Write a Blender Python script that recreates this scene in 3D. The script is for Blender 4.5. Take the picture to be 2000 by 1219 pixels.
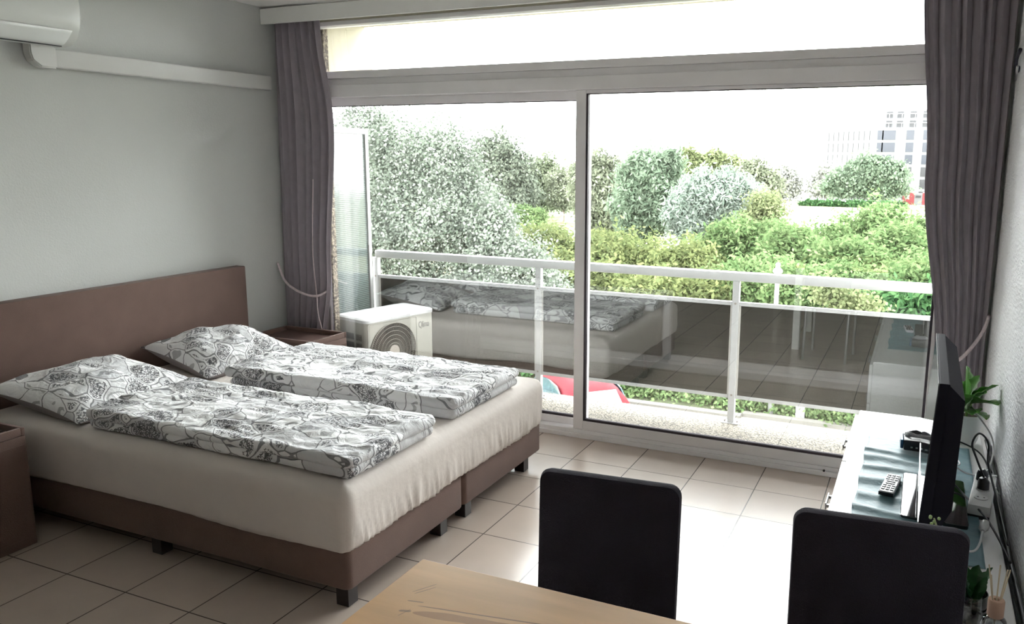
import bpy, bmesh, math, random
import numpy as np
from mathutils import Vector, Matrix, noise
for o in list(bpy.data.objects): bpy.data.objects.remove(o)
scene = bpy.context.scene
COL = scene.collection
PI = math.pi

# ---------------------------------------------------------------- camera
cam_d = bpy.data.cameras.new('camera'); cam = bpy.data.objects.new('camera', cam_d); COL.objects.link(cam)
Rt = Vector((0.91301954, 0.40787779, 0.00557222)); Dn = Vector((0.07702937, -0.15898079, -0.98427211)); Fw = Vector((-0.40057686, 0.89908880, -0.17657113))
m = Matrix((Rt, -Dn, -Fw)).transposed().to_4x4(); m.translation = Vector((1.6752, -4.2596, 1.6450))
cam.matrix_world = m
cam_d.sensor_fit = 'HORIZONTAL'; cam_d.sensor_width = 36.0; cam_d.lens = 36.0 * 1584.09 / 2000.0
cam_d.shift_x = (1000 - 1094.6) / 2000.0; cam_d.shift_y = (592.2 - 609.5) / 2000.0
cam_d.clip_start = 0.02; cam_d.clip_end = 1500
scene.camera = cam

# ---------------------------------------------------------------- light
scene.view_settings.view_transform = 'Standard'; scene.view_settings.look = 'None'
scene.view_settings.gamma = 1.0; scene.view_settings.use_curve_mapping = False
scene.view_settings.exposure = 0.36
W = bpy.data.worlds.new('overcast_sky'); scene.world = W; W.use_nodes = True
nt = W.node_tree; nt.nodes.clear()
wo = nt.nodes.new('ShaderNodeOutputWorld'); bg = nt.nodes.new('ShaderNodeBackground')
tc = nt.nodes.new('ShaderNodeTexCoord'); sp = nt.nodes.new('ShaderNodeSeparateXYZ'); cr = nt.nodes.new('ShaderNodeValToRGB')
nt.links.new(tc.outputs['Generated'], sp.inputs[0]); nt.links.new(sp.outputs['Z'], cr.inputs[0])
cr.color_ramp.elements[0].position = 0.0; cr.color_ramp.elements[0].color = (1.0, 1.0, 1.0, 1)
cr.color_ramp.elements[1].position = 0.75; cr.color_ramp.elements[1].color = (0.62, 0.63, 0.65, 1)
nt.links.new(cr.outputs[0], bg.inputs['Color']); bg.inputs['Strength'].default_value = 20.0
nt.links.new(bg.outputs[0], wo.inputs[0])
sd = bpy.data.lights.new('sun', 'SUN'); sun = bpy.data.objects.new('sun', sd); COL.objects.link(sun)
sd.energy = 5.0; sd.angle = math.radians(45); sd.color = (1.0, 0.97, 0.92)
sun.rotation_euler = Vector((-0.10, -0.60, -0.76)).to_track_quat('-Z', 'Y').to_euler()

# ---------------------------------------------------------------- materials
MATS = {}
LEAF = .38  # leaf reflectance scale
def L(t, a, b): t.links.new(a, b)
def mat(name, color, rough=0.5, metal=0.0, var=0.06, vscale=6.0, bump=0.0, bscale=60.0, spec=0.5, coat=0.0, trans=0.0, ior=1.5, sheen=0.0, stretch=None):
    if name in MATS: return MATS[name]
    M = bpy.data.materials.new(name); M.use_nodes = True; t = M.node_tree; b = t.nodes['Principled BSDF']
    tcn = t.nodes.new('ShaderNodeTexCoord'); mp = t.nodes.new('ShaderNodeMapping'); L(t, tcn.outputs['Object'], mp.inputs[0])
    if stretch: mp.inputs['Scale'].default_value = stretch
    n = t.nodes.new('ShaderNodeTexNoise'); n.inputs['Scale'].default_value = vscale; n.inputs['Detail'].default_value = 5
    L(t, mp.outputs[0], n.inputs['Vector'])
    r = t.nodes.new('ShaderNodeValToRGB'); c = Vector(color[:3])
    r.color_ramp.elements[0].position = .3; r.color_ramp.elements[1].position = .7
    r.color_ramp.elements[0].color = (*[max(0, v * (1 - var)) for v in c], 1); r.color_ramp.elements[1].color = (*[min(1, v * (1 + var)) for v in c], 1)
    L(t, n.outputs['Fac'], r.inputs[0]); L(t, r.outputs[0], b.inputs['Base Color'])
    b.inputs['Roughness'].default_value = rough; b.inputs['Metallic'].default_value = metal
    b.inputs['Specular IOR Level'].default_value = spec; b.inputs['Coat Weight'].default_value = coat; b.inputs['Coat Roughness'].default_value = .05
    b.inputs['Transmission Weight'].default_value = trans; b.inputs['IOR'].default_value = ior
    b.inputs['Sheen Weight'].default_value = sheen
    if bump:
        n2 = t.nodes.new('ShaderNodeTexNoise'); n2.inputs['Scale'].default_value = bscale; n2.inputs['Detail'].default_value = 4
        L(t, mp.outputs[0], n2.inputs['Vector'])
        bp = t.nodes.new('ShaderNodeBump'); bp.inputs['Strength'].default_value = bump; bp.inputs['Distance'].default_value = .01
        L(t, n2.outputs['Fac'], bp.inputs['Height']); L(t, bp.outputs[0], b.inputs['Normal'])
    MATS[name] = M; return M
def math_n(t, op, a, b=None, c=None):
    n = t.nodes.new('ShaderNodeMath'); n.operation = op
    for i, v in enumerate((a, b, c)):
        if v is None: continue
        if isinstance(v, (int, float)): n.inputs[i].default_value = v
        else: L(t, v, n.inputs[i])
    return n.outputs[0]
def mixc(t, f, a, b):
    n = t.nodes.new('ShaderNodeMix'); n.data_type = 'RGBA'
    if isinstance(f, (int, float)): n.inputs[0].default_value = f
    else: L(t, f, n.inputs[0])
    for s, v in ((6, a), (7, b)):
        if isinstance(v, tuple): n.inputs[s].default_value = (*v, 1)
        else: L(t, v, n.inputs[s])
    return n.outputs[2]

def tile_mat():
    M = mat('floor_tiles', (.54, .455, .395), rough=.3, spec=.6, var=.05, vscale=4); t = M.node_tree; b = t.nodes['Principled BSDF']
    old = b.inputs['Base Color'].links[0].from_socket
    g = t.nodes.new('ShaderNodeNewGeometry'); s = t.nodes.new('ShaderNodeSeparateXYZ'); L(t, g.outputs['Position'], s.inputs[0])
    w = .0075
    def line(sock, off):
        f = math_n(t, 'FRACT', math_n(t, 'MULTIPLY', math_n(t, 'ADD', sock, off), 3.0))
        d = math_n(t, 'MINIMUM', f, math_n(t, 'SUBTRACT', 1.0, f)); return math_n(t, 'LESS_THAN', d, w)
    k = math_n(t, 'MAXIMUM', line(s.outputs[0], 20.0), line(s.outputs[1], 20.0 - .0072))
    # a slightly different tone for each tile
    cx = math_n(t, 'FLOOR', math_n(t, 'MULTIPLY', math_n(t, 'ADD', s.outputs[0], 20.0), 3.0)); cy = math_n(t, 'FLOOR', math_n(t, 'MULTIPLY', math_n(t, 'ADD', s.outputs[1], 20.0 - .0072), 3.0))
    cb = t.nodes.new('ShaderNodeCombineXYZ'); L(t, cx, cb.inputs[0]); L(t, cy, cb.inputs[1])
    wn = t.nodes.new('ShaderNodeTexWhiteNoise'); L(t, cb.outputs[0], wn.inputs[0])
    hs = t.nodes.new('ShaderNodeHueSaturation'); L(t, old, hs.inputs['Color']); L(t, math_n(t, 'MULTIPLY_ADD', wn.outputs['Value'], .08, .96), hs.inputs['Value'])
    L(t, mixc(t, k, hs.outputs[0], (.10, .085, .075)), b.inputs['Base Color'])
    n = t.nodes.new('ShaderNodeTexNoise'); n.inputs['Scale'].default_value = 25
    L(t, math_n(t, 'MULTIPLY_ADD', n.outputs['Fac'], .08, .19), b.inputs['Roughness'])
    bp = t.nodes.new('ShaderNodeBump'); bp.inputs['Strength'].default_value = .4; bp.inputs['Distance'].default_value = .002
    L(t, math_n(t, 'SUBTRACT', 1.0, k), bp.inputs['Height']); L(t, bp.outputs[0], b.inputs['Normal'])
    return M
def pebble_mat(name, c1, c2, c3, scale):
    M = mat(name, c1, rough=.85); t = M.node_tree; b = t.nodes['Principled BSDF']
    tcn = t.nodes['Texture Coordinate']
    v = t.nodes.new('ShaderNodeTexVoronoi'); v.inputs['Scale'].default_value = scale; L(t, tcn.outputs['Object'], v.inputs['Vector'])
    s = t.nodes.new('ShaderNodeSeparateColor'); L(t, v.outputs['Color'], s.inputs[0])
    c = mixc(t, s.outputs[0], c1, c2); c = mixc(t, math_n(t, 'GREATER_THAN', v.outputs['Distance'], .55), c, c3)
    L(t, c, b.inputs['Base Color'])
    bp = t.nodes.new('ShaderNodeBump'); bp.inputs['Strength'].default_value = .7; bp.inputs['Distance'].default_value = .01; bp.invert = True
    L(t, v.outputs['Distance'], bp.inputs['Height']); L(t, bp.outputs[0], b.inputs['Normal'])
    return M
def bedding_mat():
    M = mat('floral_line_print', (.80, .80, .80), rough=.85, spec=.2); t = M.node_tree; b = t.nodes['Principled BSDF']
    tcn = t.nodes['Texture Coordinate']; co = tcn.outputs['Object']
    def warp(src, scale, amt):
        n = t.nodes.new('ShaderNodeTexNoise'); n.inputs['Scale'].default_value = scale; n.inputs['Detail'].default_value = 2; L(t, src, n.inputs['Vector'])
        vm = t.nodes.new('ShaderNodeVectorMath'); vm.operation = 'MULTIPLY_ADD'; L(t, n.outputs['Color'], vm.inputs[0]); vm.inputs[1].default_value = (amt,) * 3; L(t, src, vm.inputs[2]); return vm.outputs[0]
    def voro(src, scale, feat='F1', stretch=None):
        if stretch:
            mp = t.nodes.new('ShaderNodeMapping'); mp.inputs['Scale'].default_value = stretch; mp.inputs['Rotation'].default_value = (.3, .2, .7); L(t, src, mp.inputs[0]); src = mp.outputs[0]
        v = t.nodes.new('ShaderNodeTexVoronoi'); v.feature = feat; v.inputs['Scale'].default_value = scale; L(t, src, v.inputs['Vector']); return v
    w1 = warp(co, 5, .16); st = (1.0, 1.7, 1.2)
    cells = voro(w1, 6.5, 'F1', st); edge = voro(w1, 6.5, 'DISTANCE_TO_EDGE', st)
    s = t.nodes.new('ShaderNodeSeparateColor'); L(t, cells.outputs['Color'], s.inputs[0])
    line = math_n(t, 'LESS_THAN', edge.outputs['Distance'], .022)
    inner = math_n(t, 'GREATER_THAN', edge.outputs['Distance'], .10)
    w2 = warp(co, 30, .05); f2 = voro(w2, 75, 'DISTANCE_TO_EDGE'); scrib = math_n(t, 'LESS_THAN', f2.outputs['Distance'], .13)
    wv = t.nodes.new('ShaderNodeTexWave'); wv.wave_type = 'RINGS'; wv.inputs['Scale'].default_value = 11; wv.inputs['Distortion'].default_value = 3; L(t, w1, wv.inputs['Vector'])
    hatch = math_n(t, 'LESS_THAN', wv.outputs['Fac'], .22)
    white = (.90, .90, .91); grey = (.38, .38, .40); dark = (.045, .045, .055)
    c = mixc(t, math_n(t, 'MULTIPLY', math_n(t, 'GREATER_THAN', s.outputs[1], .72), .45), white, grey)
    m1 = math_n(t, 'MULTIPLY', math_n(t, 'MULTIPLY', math_n(t, 'LESS_THAN', s.outputs[0], .40), scrib), inner); c = mixc(t, math_n(t, 'MULTIPLY', m1, .85), c, dark)
    m2 = math_n(t, 'MULTIPLY', math_n(t, 'MULTIPLY', math_n(t, 'GREATER_THAN', s.outputs[2], .62), hatch), inner); c = mixc(t, math_n(t, 'MULTIPLY', m2, .5), c, dark)
    c = mixc(t, math_n(t, 'MULTIPLY', line, .72), c, dark)
    L(t, c, b.inputs['Base Color'])
    n2 = t.nodes.new('ShaderNodeTexNoise'); n2.inputs['Scale'].default_value = 14; n2.inputs['Detail'].default_value = 6; n2.inputs['Distortion'].default_value = 1.5; L(t, co, n2.inputs['Vector'])
    bp = t.nodes.new('ShaderNodeBump'); bp.inputs['Strength'].default_value = .5; bp.inputs['Distance'].default_value = .02
    L(t, n2.outputs['Fac'], bp.inputs['Height']); L(t, bp.outputs[0], b.inputs['Normal'])
    return M
def glass_mat(name, tint, refl, rough=0.0, diffuse=None, dfac=0.0, ribs=False):
    M = bpy.data.materials.new(name); M.use_nodes = True; t = M.node_tree; t.nodes.clear()
    out = t.nodes.new('ShaderNodeOutputMaterial'); tr = t.nodes.new('ShaderNodeBsdfTransparent'); tr.inputs[0].default_value = (*tint, 1)
    gl = t.nodes.new('ShaderNodeBsdfGlossy'); gl.inputs['Roughness'].default_value = rough
    fr = t.nodes.new('ShaderNodeFresnel'); fr.inputs[0].default_value = 1.45
    f = math_n(t, 'MINIMUM', math_n(t, 'MULTIPLY_ADD', fr.outputs[0], 1.6, refl), 1.0)
    base = tr.outputs[0]
    if diffuse:
        df = t.nodes.new('ShaderNodeBsdfDiffuse'); df.inputs[0].default_value = (*diffuse, 1); mx0 = t.nodes.new('ShaderNodeMixShader')
        tl = t.nodes.new('ShaderNodeBsdfTranslucent'); tl.inputs[0].default_value = (*diffuse, 1); mx1 = t.nodes.new('ShaderNodeMixShader'); mx1.inputs[0].default_value = .5 if ribs else 0.0
        L(t, df.outputs[0], mx1.inputs[1]); L(t, tl.outputs[0], mx1.inputs[2])
        mx0.inputs[0].default_value = dfac; L(t, base, mx0.inputs[1]); L(t, mx1.outputs[0], mx0.inputs[2]); base = mx0.outputs[0]
        if ribs:
            tcn = t.nodes.new('ShaderNodeTexCoord'); wv = t.nodes.new('ShaderNodeTexWave'); wv.bands_direction = 'Z'; wv.inputs['Scale'].default_value = 22; L(t, tcn.outputs['Object'], wv.inputs['Vector'])
            L(t, math_n(t, 'MULTIPLY_ADD', wv.outputs['Fac'], .5, dfac - .25), mx0.inputs[0])
    mx = t.nodes.new('ShaderNodeMixShader'); L(t, f, mx.inputs[0]); L(t, base, mx.inputs[1]); L(t, gl.outputs[0], mx.inputs[2]); L(t, mx.outputs[0], out.inputs[0])
    MATS[name] = M; return M
def leaf_mat(name, c1, c2, trans=.35):
    c1 = tuple(v * LEAF for v in c1); c2 = tuple(v * LEAF * .9 for v in c2)
    M = bpy.data.materials.new(name); M.use_nodes = True; t = M.node_tree; t.nodes.clear()
    out = t.nodes.new('ShaderNodeOutputMaterial'); g = t.nodes.new('ShaderNodeNewGeometry')
    c = mixc(t, g.outputs['Random Per Island'], c1, c2)
    tcn = t.nodes.new('ShaderNodeTexCoord'); n = t.nodes.new('ShaderNodeTexNoise'); n.inputs['Scale'].default_value = .9; L(t, tcn.outputs['Object'], n.inputs['Vector'])
    hs = t.nodes.new('ShaderNodeHueSaturation'); L(t, c, hs.inputs['Color']); L(t, math_n(t, 'MULTIPLY_ADD', n.outputs['Fac'], 1.7, .15), hs.inputs['Value'])
    d = t.nodes.new('ShaderNodeBsdfDiffuse'); tl = t.nodes.new('ShaderNodeBsdfTranslucent'); mx = t.nodes.new('ShaderNodeMixShader'); mx.inputs[0].default_value = trans
    L(t, hs.outputs[0], d.inputs[0]); L(t, hs.outputs[0], tl.inputs[0]); L(t, d.outputs[0], mx.inputs[1]); L(t, tl.outputs[0], mx.inputs[2]); L(t, mx.outputs[0], out.inputs[0])
    MATS[name] = M; return M

wall_grey = mat('grey_wall_paint', (.60, .61, .59), rough=.8, var=.03, vscale=1.2, bump=.15, bscale=120)
wall_white = mat('white_textured_wallpaper', (.90, .90, .92), rough=.8, var=.04, bump=.9, bscale=55, stretch=(1, .35, 1.6))
ceil_m = mat('ceiling_paint', (.92, .92, .90), rough=.9, var=.03)
white_pl = mat('white_plastic', (.72, .72, .70), rough=.4, var=.02)
white_alu = mat('white_aluminium', (.38, .38, .385), rough=.35, var=.02)
frame_m = mat('door_frame_aluminium', (.86, .84, .85), rough=.35, var=.03)
gasket = mat('dark_rubber_gasket', (.04, .03, .04), rough=.6)
brown_fab = mat('brown_upholstery', (.165, .105, .088), rough=.85, var=.06, vscale=9, bump=.3, bscale=300, spec=.25, sheen=.15)
brown_tray = mat('brown_leatherette', (.15, .095, .085), rough=.28, var=.06)
sheet_m = mat('cream_fitted_sheet', (.72, .66, .62), rough=.85, var=.03, bump=.25, bscale=18, spec=.2)
core_m = mat('mattress_ticking', (.6, .58, .55), rough=.9)
black_m = mat('black_plastic', (.02, .02, .025), rough=.35, var=.15)
black_gloss = mat('black_gloss_screen', (.008, .008, .01), rough=.04, var=.1, coat=.5)
black_leg = mat('dark_wood_leg', (.025, .018, .018), rough=.4, var=.2)
chair_fab = mat('charcoal_chair_fabric', (.032, .028, .042), rough=.9, var=.12, bump=.3, bscale=400, spec=.2, sheen=.05)
chrome = mat('brushed_metal', (.6, .6, .6), rough=.3, metal=1.0)
curtain_m = mat('taupe_curtain_cloth', (.32, .285, .315), rough=.9, var=.05, vscale=20, bump=.2, bscale=300, spec=.2, sheen=.1)
rope_m = mat('mauve_rope', (.68, .58, .60), rough=.8, var=.12, vscale=80)
gloss_white = mat('white_gloss_lacquer', (.82, .82, .82), rough=.18, var=.01)
teal = mat('teal_runner_cloth', (.15, .27, .31), rough=.5, var=.12, vscale=10, bump=.4, bscale=25)
pebble = pebble_mat('washed_pebble_concrete', (.19, .165, .13), (.26, .235, .19), (.06, .055, .045), 75)
pebble_w = pebble_mat('pebble_dash_wall', (.25, .21, .16), (.14, .11, .08), (.05, .04, .03), 70)
cream = mat('cream_render', (.40, .37, .29), rough=.85, var=.06)
leafg = mat('glossy_green_leaf', (.10, .30, .05), rough=.35, var=.3, vscale=14)
leafd = mat('dark_green_leaf', (.015, .09, .02), rough=.35, var=.3, vscale=14)
pot_w = mat('white_ceramic', (.88, .88, .86), rough=.3, var=.02)
soil = mat('dark_soil', (.05, .035, .025), rough=.95, var=.3, vscale=60)
bed_print = bedding_mat()
taupe_cloth = mat('taupe_pillow_underside', (.30, .265, .26), rough=.9, bump=.2, bscale=40)
door_glass = glass_mat('clear_door_glass', (.94, .96, .95), .10)
smoke = glass_mat('smoked_balcony_glass', (.13, .13, .12), -.02, rough=.02, diffuse=(.085, .085, .078), dfac=.25)
ribbed = glass_mat('ribbed_privacy_glass', (.45, .50, .49), .0, rough=.1, diffuse=(.24, .28, .27), dfac=.62, ribs=True)

# ---------------------------------------------------------------- mesh helpers
def box(bm, x0, x1, y0, y1, z0, z1, bev=0.0, seg=2):
    r = bmesh.ops.create_cube(bm, size=1.0, matrix=Matrix.Translation(((x0 + x1) / 2, (y0 + y1) / 2, (z0 + z1) / 2)) @ Matrix.Diagonal((abs(x1 - x0), abs(y1 - y0), abs(z1 - z0), 1)))
    if bev > 0:
        es = {e for v in r['verts'] for e in v.link_edges}
        bmesh.ops.bevel(bm, geom=list(es), offset=bev, segments=seg, profile=.5, affect='EDGES')
    return bm
def prism(bm, pts, axis, a, b):
    def P(u, v, w):
        return {'x': (w, u, v), 'y': (u, w, v), 'z': (u, v, w)}[axis]
    A = [bm.verts.new(P(u, v, a)) for u, v in pts]; B = [bm.verts.new(P(u, v, b)) for u, v in pts]
    n = len(pts); bm.faces.new(A); bm.faces.new(B[::-1])
    for i in range(n): bm.faces.new((A[i], B[i], B[(i + 1) % n], A[(i + 1) % n]))
    return bm
def tube(bm, pts, r, seg=8, caps=True):
    pts = [Vector(p) for p in pts]; rs = r if isinstance(r, (list, tuple)) else [r] * len(pts)
    rings = []; up = Vector((0, 0, 1))
    for i, p in enumerate(pts):
        d = (pts[min(i + 1, len(pts) - 1)] - pts[max(i - 1, 0)]).normalized()
        a = up - up.dot(d) * d
        if a.length < .05: a = Vector((1, 0, 0)) - d.x * d
        a.normalize(); up = a; b = d.cross(a)
        rings.append([bm.verts.new(p + rs[i] * (math.cos(t) * a + math.sin(t) * b)) for t in [2 * PI * k / seg for k in range(seg)]])
    for A, B in zip(rings, rings[1:]):
        for k in range(seg): bm.faces.new((A[k], A[(k + 1) % seg], B[(k + 1) % seg], B[k]))
    if caps: bm.faces.new(rings[0][::-1]); bm.faces.new(rings[-1])
    return bm
def smooth_path(pts, n=8):
    P = [Vector(p) for p in pts]; P = [2 * P[0] - P[1]] + P + [2 * P[-1] - P[-2]]; out = []
    for i in range(1, len(P) - 2):
        for k in range(n):
            t = k / n; a, b, c, d = P[i - 1:i + 3]
            out.append(.5 * ((2 * b) + (c - a) * t + (2 * a - 5 * b + 4 * c - d) * t * t + (3 * b - a - 3 * c + d) * t ** 3))
    out.append(P[-2]); return out
def lathe(bm, prof, cx, cy, seg=24):
    rings = []
    for r, z in prof:
        rings.append([bm.verts.new((cx + r * math.cos(2 * PI * k / seg), cy + r * math.sin(2 * PI * k / seg), z)) for k in range(seg)] if r > 1e-6 else [bm.verts.new((cx, cy, z))])
    for A, B in zip(rings, rings[1:]):
        for k in range(seg):
            q = [A[k % len(A)], A[(k + 1) % len(A)], B[(k + 1) % len(B)], B[k % len(B)]]; u = []
            for v in q:
                if v not in u: u.append(v)
            if len(u) > 2: bm.faces.new(u)
    return bm
def grid(bm, nu, nv, f, mi=0):
    V = [[bm.verts.new(f(i / nu, j / nv)) for j in range(nv + 1)] for i in range(nu + 1)]
    for i in range(nu):
        for j in range(nv):
            fc = bm.faces.new((V[i][j], V[i + 1][j], V[i + 1][j + 1], V[i][j + 1])); fc.material_index = mi
    return V
def rrect(x0, x1, y0, y1, rc, d, n_side, n_cor):
    """points and outward normals around a rounded rectangle inset by d"""
    dx = min(d, (x1 - x0) / 2 - 1e-3); dy = min(d, (y1 - y0) / 2 - 1e-3)
    r = max(rc - d, 2e-3); r = min(r, (x1 - x0) / 2 - dx, (y1 - y0) / 2 - dy)
    X0, X1, Y0, Y1 = x0 + dx, x1 - dx, y0 + dy, y1 - dy; out = []
    cs = [(X1 - r, Y0 + r, -PI / 2), (X1 - r, Y1 - r, 0), (X0 + r, Y1 - r, PI / 2), (X0 + r, Y0 + r, PI)]
    for k, (cx, cy, a0) in enumerate(cs):
        for i in range(n_cor + 1):
            a = a0 + PI / 2 * i / n_cor; out.append((cx + r * math.cos(a), cy + r * math.sin(a), math.cos(a), math.sin(a)))
        nx, ny, na = cs[(k + 1) % 4]; a = a0 + PI / 2; px, py = cx + r * math.cos(a), cy + r * math.sin(a); qx, qy = nx + r * math.cos(a), ny + r * math.sin(a)
        for i in range(1, n_side):
            t = i / n_side; out.append((px + (qx - px) * t, py + (qy - py) * t, math.cos(a), math.sin(a)))
    return out
def slab(bm, x0, x1, y0, y1, prof, rc=.05, n_side=30, n_cor=6, top=10, disp=None):
    """rounded-rectangle body; prof = [(inset, z)] from the bottom up, the top then closed towards the middle"""
    half = min(x1 - x0, y1 - y0) / 2; d0, zt = prof[-1]
    P = list(prof) + [(d0 + (half - d0) * k / top, zt) for k in range(1, top + 1)]
    rings = []
    for d, z in P:
        ring = []
        for x, y, nx, ny in rrect(x0, x1, y0, y1, rc, d, n_side, n_cor):
            p = Vector((x, y, z))
            if disp: p = disp(p, nx, ny, d)
            ring.append(bm.verts.new(p))
        rings.append(ring)
    n = len(rings[0])
    for A, B in zip(rings, rings[1:]):
        for k in range(n): bm.faces.new((A[k], A[(k + 1) % n], B[(k + 1) % n], B[k]))
    bm.faces.new(rings[0][::-1])
    bmesh.ops.remove_doubles(bm, verts=rings[-1], dist=.002)
    return bm

def root_of(o):
    while o.parent: o = o.parent
    return o
def thing(name, label, cat, loc=(0, 0, 0), rz=0.0, group=None):
    o = bpy.data.objects.new(name, None); COL.objects.link(o); o.location = loc; o.rotation_euler = (0, 0, rz); o.empty_display_size = .1
    o['label'] = label; o['category'] = cat
    if group: o['group'] = group
    return o
def obj(name, bm, mats, parent=None, smooth=False, world=True, label=None, angle=None):
    """link bm as one mesh object; with a parent its world coordinates are taken relative to the thing's base"""
    me = bpy.data.meshes.new(name)
    bmesh.ops.recalc_face_normals(bm, faces=bm.faces[:])
    if parent is not None and world:
        bmesh.ops.translate(bm, verts=bm.verts[:], vec=-Vector(root_of(parent).location))
    if smooth:
        for f in bm.faces: f.smooth = True
        if angle is not None:
            for e in bm.edges:
                if len(e.link_faces) == 2 and e.calc_face_angle(0) > angle: e.smooth = False
    bm.to_mesh(me); bm.free()
    for mm in (mats if isinstance(mats, (list, tuple)) else [mats]): me.materials.append(mm)
    o = bpy.data.objects.new(name, me); COL.objects.link(o)
    if parent is not None: o.parent = parent
    if label: o['label'] = label
    return o
def tag(o, label, cat, group=None, kind=None):
    o['label'] = label; o['category'] = cat
    if group: o['group'] = group
    if kind: o['kind'] = kind
    return o
def struct(name, bm, m, smooth=False, parent=None):
    o = obj(name, bm, m, parent, smooth=smooth)
    if parent is None: o['kind'] = 'structure'
    return o
B = bmesh.new
def bx(*a, **k): return box(B(), *a, **k)
def copy_tree(o, parent=None):
    c = o.copy(); COL.objects.link(c)
    if parent: c.parent = parent
    for ch in list(o.children): copy_tree(ch, c)
    return c
SH = .5  # smooth-shading angle

# ---------------------------------------------------------------- room shell
XL, XR, YB, ZC = -2.27, 2.0, -6.6, 2.575
struct('floor', bx(XL - .2, XR + .2, YB - .2, .10, -.12, 0.0), tile_mat())
struct('ceiling', bx(XL - .2, XR + .2, YB - .2, .18, ZC, ZC + .2), ceil_m)
struct('wall_left', bx(XL - .2, XL, YB - .2, .10, 0.0, ZC), wall_grey)
struct('wall_right', bx(XR, XR + .2, YB - .2, .10, 0.0, ZC), wall_white)
struct('wall_back', bx(XL, XR, YB - .2, YB, 0.0, ZC), mat('dim_brown_wall', (.22, .19, .17), .8))
b = B(); box(b, XL, -2.04, .0, .10, 0, ZC); box(b, 1.86, XR, .0, .10, 0, ZC); struct('wall_front', b, wall_grey)
b = B(); box(b, XL - .2, -1.985, .131, .178, -.3, ZC); box(b, 1.86, XR + .3, .101, .17, -.3, ZC); struct('wall_outside', b, pebble_w)
b = B(); box(b, -2.04, 1.86, .02, .17, 2.48, ZC); struct('wall_header', b, cream)

# sliding balcony door: frame, two glazed leaves, fanlight above
dr = bpy.data.objects.new('door_1', None); COL.objects.link(dr); dr.location = (-.1, .05, 0); dr['kind'] = 'structure'
b = B(); box(b, -2.04, 1.86, .0, .13, 0.0005, .028, .003); box(b, -2.04, 1.86, .012, .13, .028, .05, .003); obj('bottom_track', b, frame_m, dr)
b = B(); box(b, 1.395, 1.86, -.012, .0, 0.0005, .05, .002); obj('track_end_cover', b, frame_m, dr)
b = B(); tube(b, [(1.30, .0, .034), (1.30, -.008, .034)], .006, 10); obj('track_screw', b, black_m, dr)
b = B(); box(b, -2.04, 1.86, .0, .13, 2.015, 2.09, .004); box(b, -2.04, 1.86, .02, .13, 2.09, 2.13, .003); box(b, -2.04, 1.86, .008, .13, 2.13, 2.175, .004); obj('transom', b, frame_m, dr)
b = B(); box(b, -2.06, -2.04, .0, .13, .05, 2.48, .003); box(b, 1.81, 1.86, .0, .13, .05, 2.48, .003); obj('jamb', b, frame_m, dr)
b = B(); box(b, -2.04, 1.81, .02, .12, 2.455, 2.48, .003); obj('fanlight_head', b, frame_m, dr)
g = bx(-2.04, 1.81, .072, .078, 2.175, 2.455); obj('fanlight_glass', g, door_glass, dr)
def leaf(name, x0, x1, yc, sl, sr, ztop, rail=.055):
    b = B(); y0, y1 = yc - .018, yc + .018; z0, z1 = .051, 2.015
    box(b, x0, x0 + sl, y0, y1, z0, z1, .003); box(b, x1 - sr, x1, y0, y1, z0, z1, .003)
    box(b, x0 + sl, x1 - sr, y0, y1, z0, z0 + rail, .003); box(b, x0 + sl, x1 - sr, y0, y1, ztop, z1, .003)
    f = obj(name, b, frame_m, dr)
    b = B(); gx0, gx1, gz0 = x0 + sl, x1 - sr, z0 + rail; w = .012
    box(b, gx0, gx0 + w, y0 + .004, y1 - .004, gz0, ztop); box(b, gx1 - w, gx1, y0 + .004, y1 - .004, gz0, ztop)
    box(b, gx0 + w, gx1 - w, y0 + .004, y1 - .004, gz0, gz0 + .013); box(b, gx0 + w, gx1 - w, y0 + .004, y1 - .004, ztop - .004, ztop)
    obj('gasket', b, gasket, f)
    obj('glass_pane', bx(gx0 + w, gx1 - w, yc - .003, yc + .003, gz0 + .013, ztop - .004), door_glass, f)
leaf('sliding_leaf', -.143, 1.81, .034, .062, .055, 1.995)
leaf('fixed_leaf', -2.04, -.082, .092, .05, .05, 1.965, rail=.045)

# pelmet over the curtains and its rail
t = thing('curtain_pelmet', 'long white pelmet board below the ceiling above the window', 'pelmet', (-.13, -.12, 2.467))
obj('front_board', bx(XL + .006, XR - .004, -.125, -.107, 2.467, 2.560, .002), mat('pelmet_paint', (.85, .85, .82), .6, var=.02), t)
obj('curtain_rail', bx(XL + .01, XR - .01, -.07, -.045, 2.545, 2.5745), white_pl, t)

# ---------------------------------------------------------------- bed
BY0, BY1, BX0, BX1 = -2.085, -.455, -2.19, -.13
bed = thing('bed', 'brown upholstered double box-spring bed with tall plain headboard', 'bed', (-1.2, -1.27, 0))
obj('headboard', bx(-2.265, -2.19, BY0 - .005, BY1 + .005, .03, .965, .006), brown_fab, bed, smooth=True, angle=SH)
for y0, y1 in ((BY0, -1.274), (-1.268, BY1)):
    b = B(); slab(b, BX0 + .002, BX1, y0, y1, [(.012, .08), (.004, .083), (0, .09), (0, .26), (.004, .267), (.012, .27)], rc=.03, n_side=6, n_cor=6, top=3); obj('base_box', b, brown_fab, bed, smooth=True, angle=.9)
for lx in (BX1 - .055, -1.15, BX0 + .09):
    for ly in (BY0 + .055, -1.40, -1.19, BY1 - .13):
        obj('leg', bx(lx - .028, lx + .028, ly - .028, ly + .028, .0, .081, .002), black_leg, bed)
mt = thing('mattress', 'double mattress in cream fitted sheet lying on the brown bed base', 'mattress', (-1.2, -1.27, .27))
obj('mattress_core', bx(BX0 + .03, BX1 - .03, BY0 + .03, BY1 - .03, .2705, .46, .02), core_m, mt)
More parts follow.
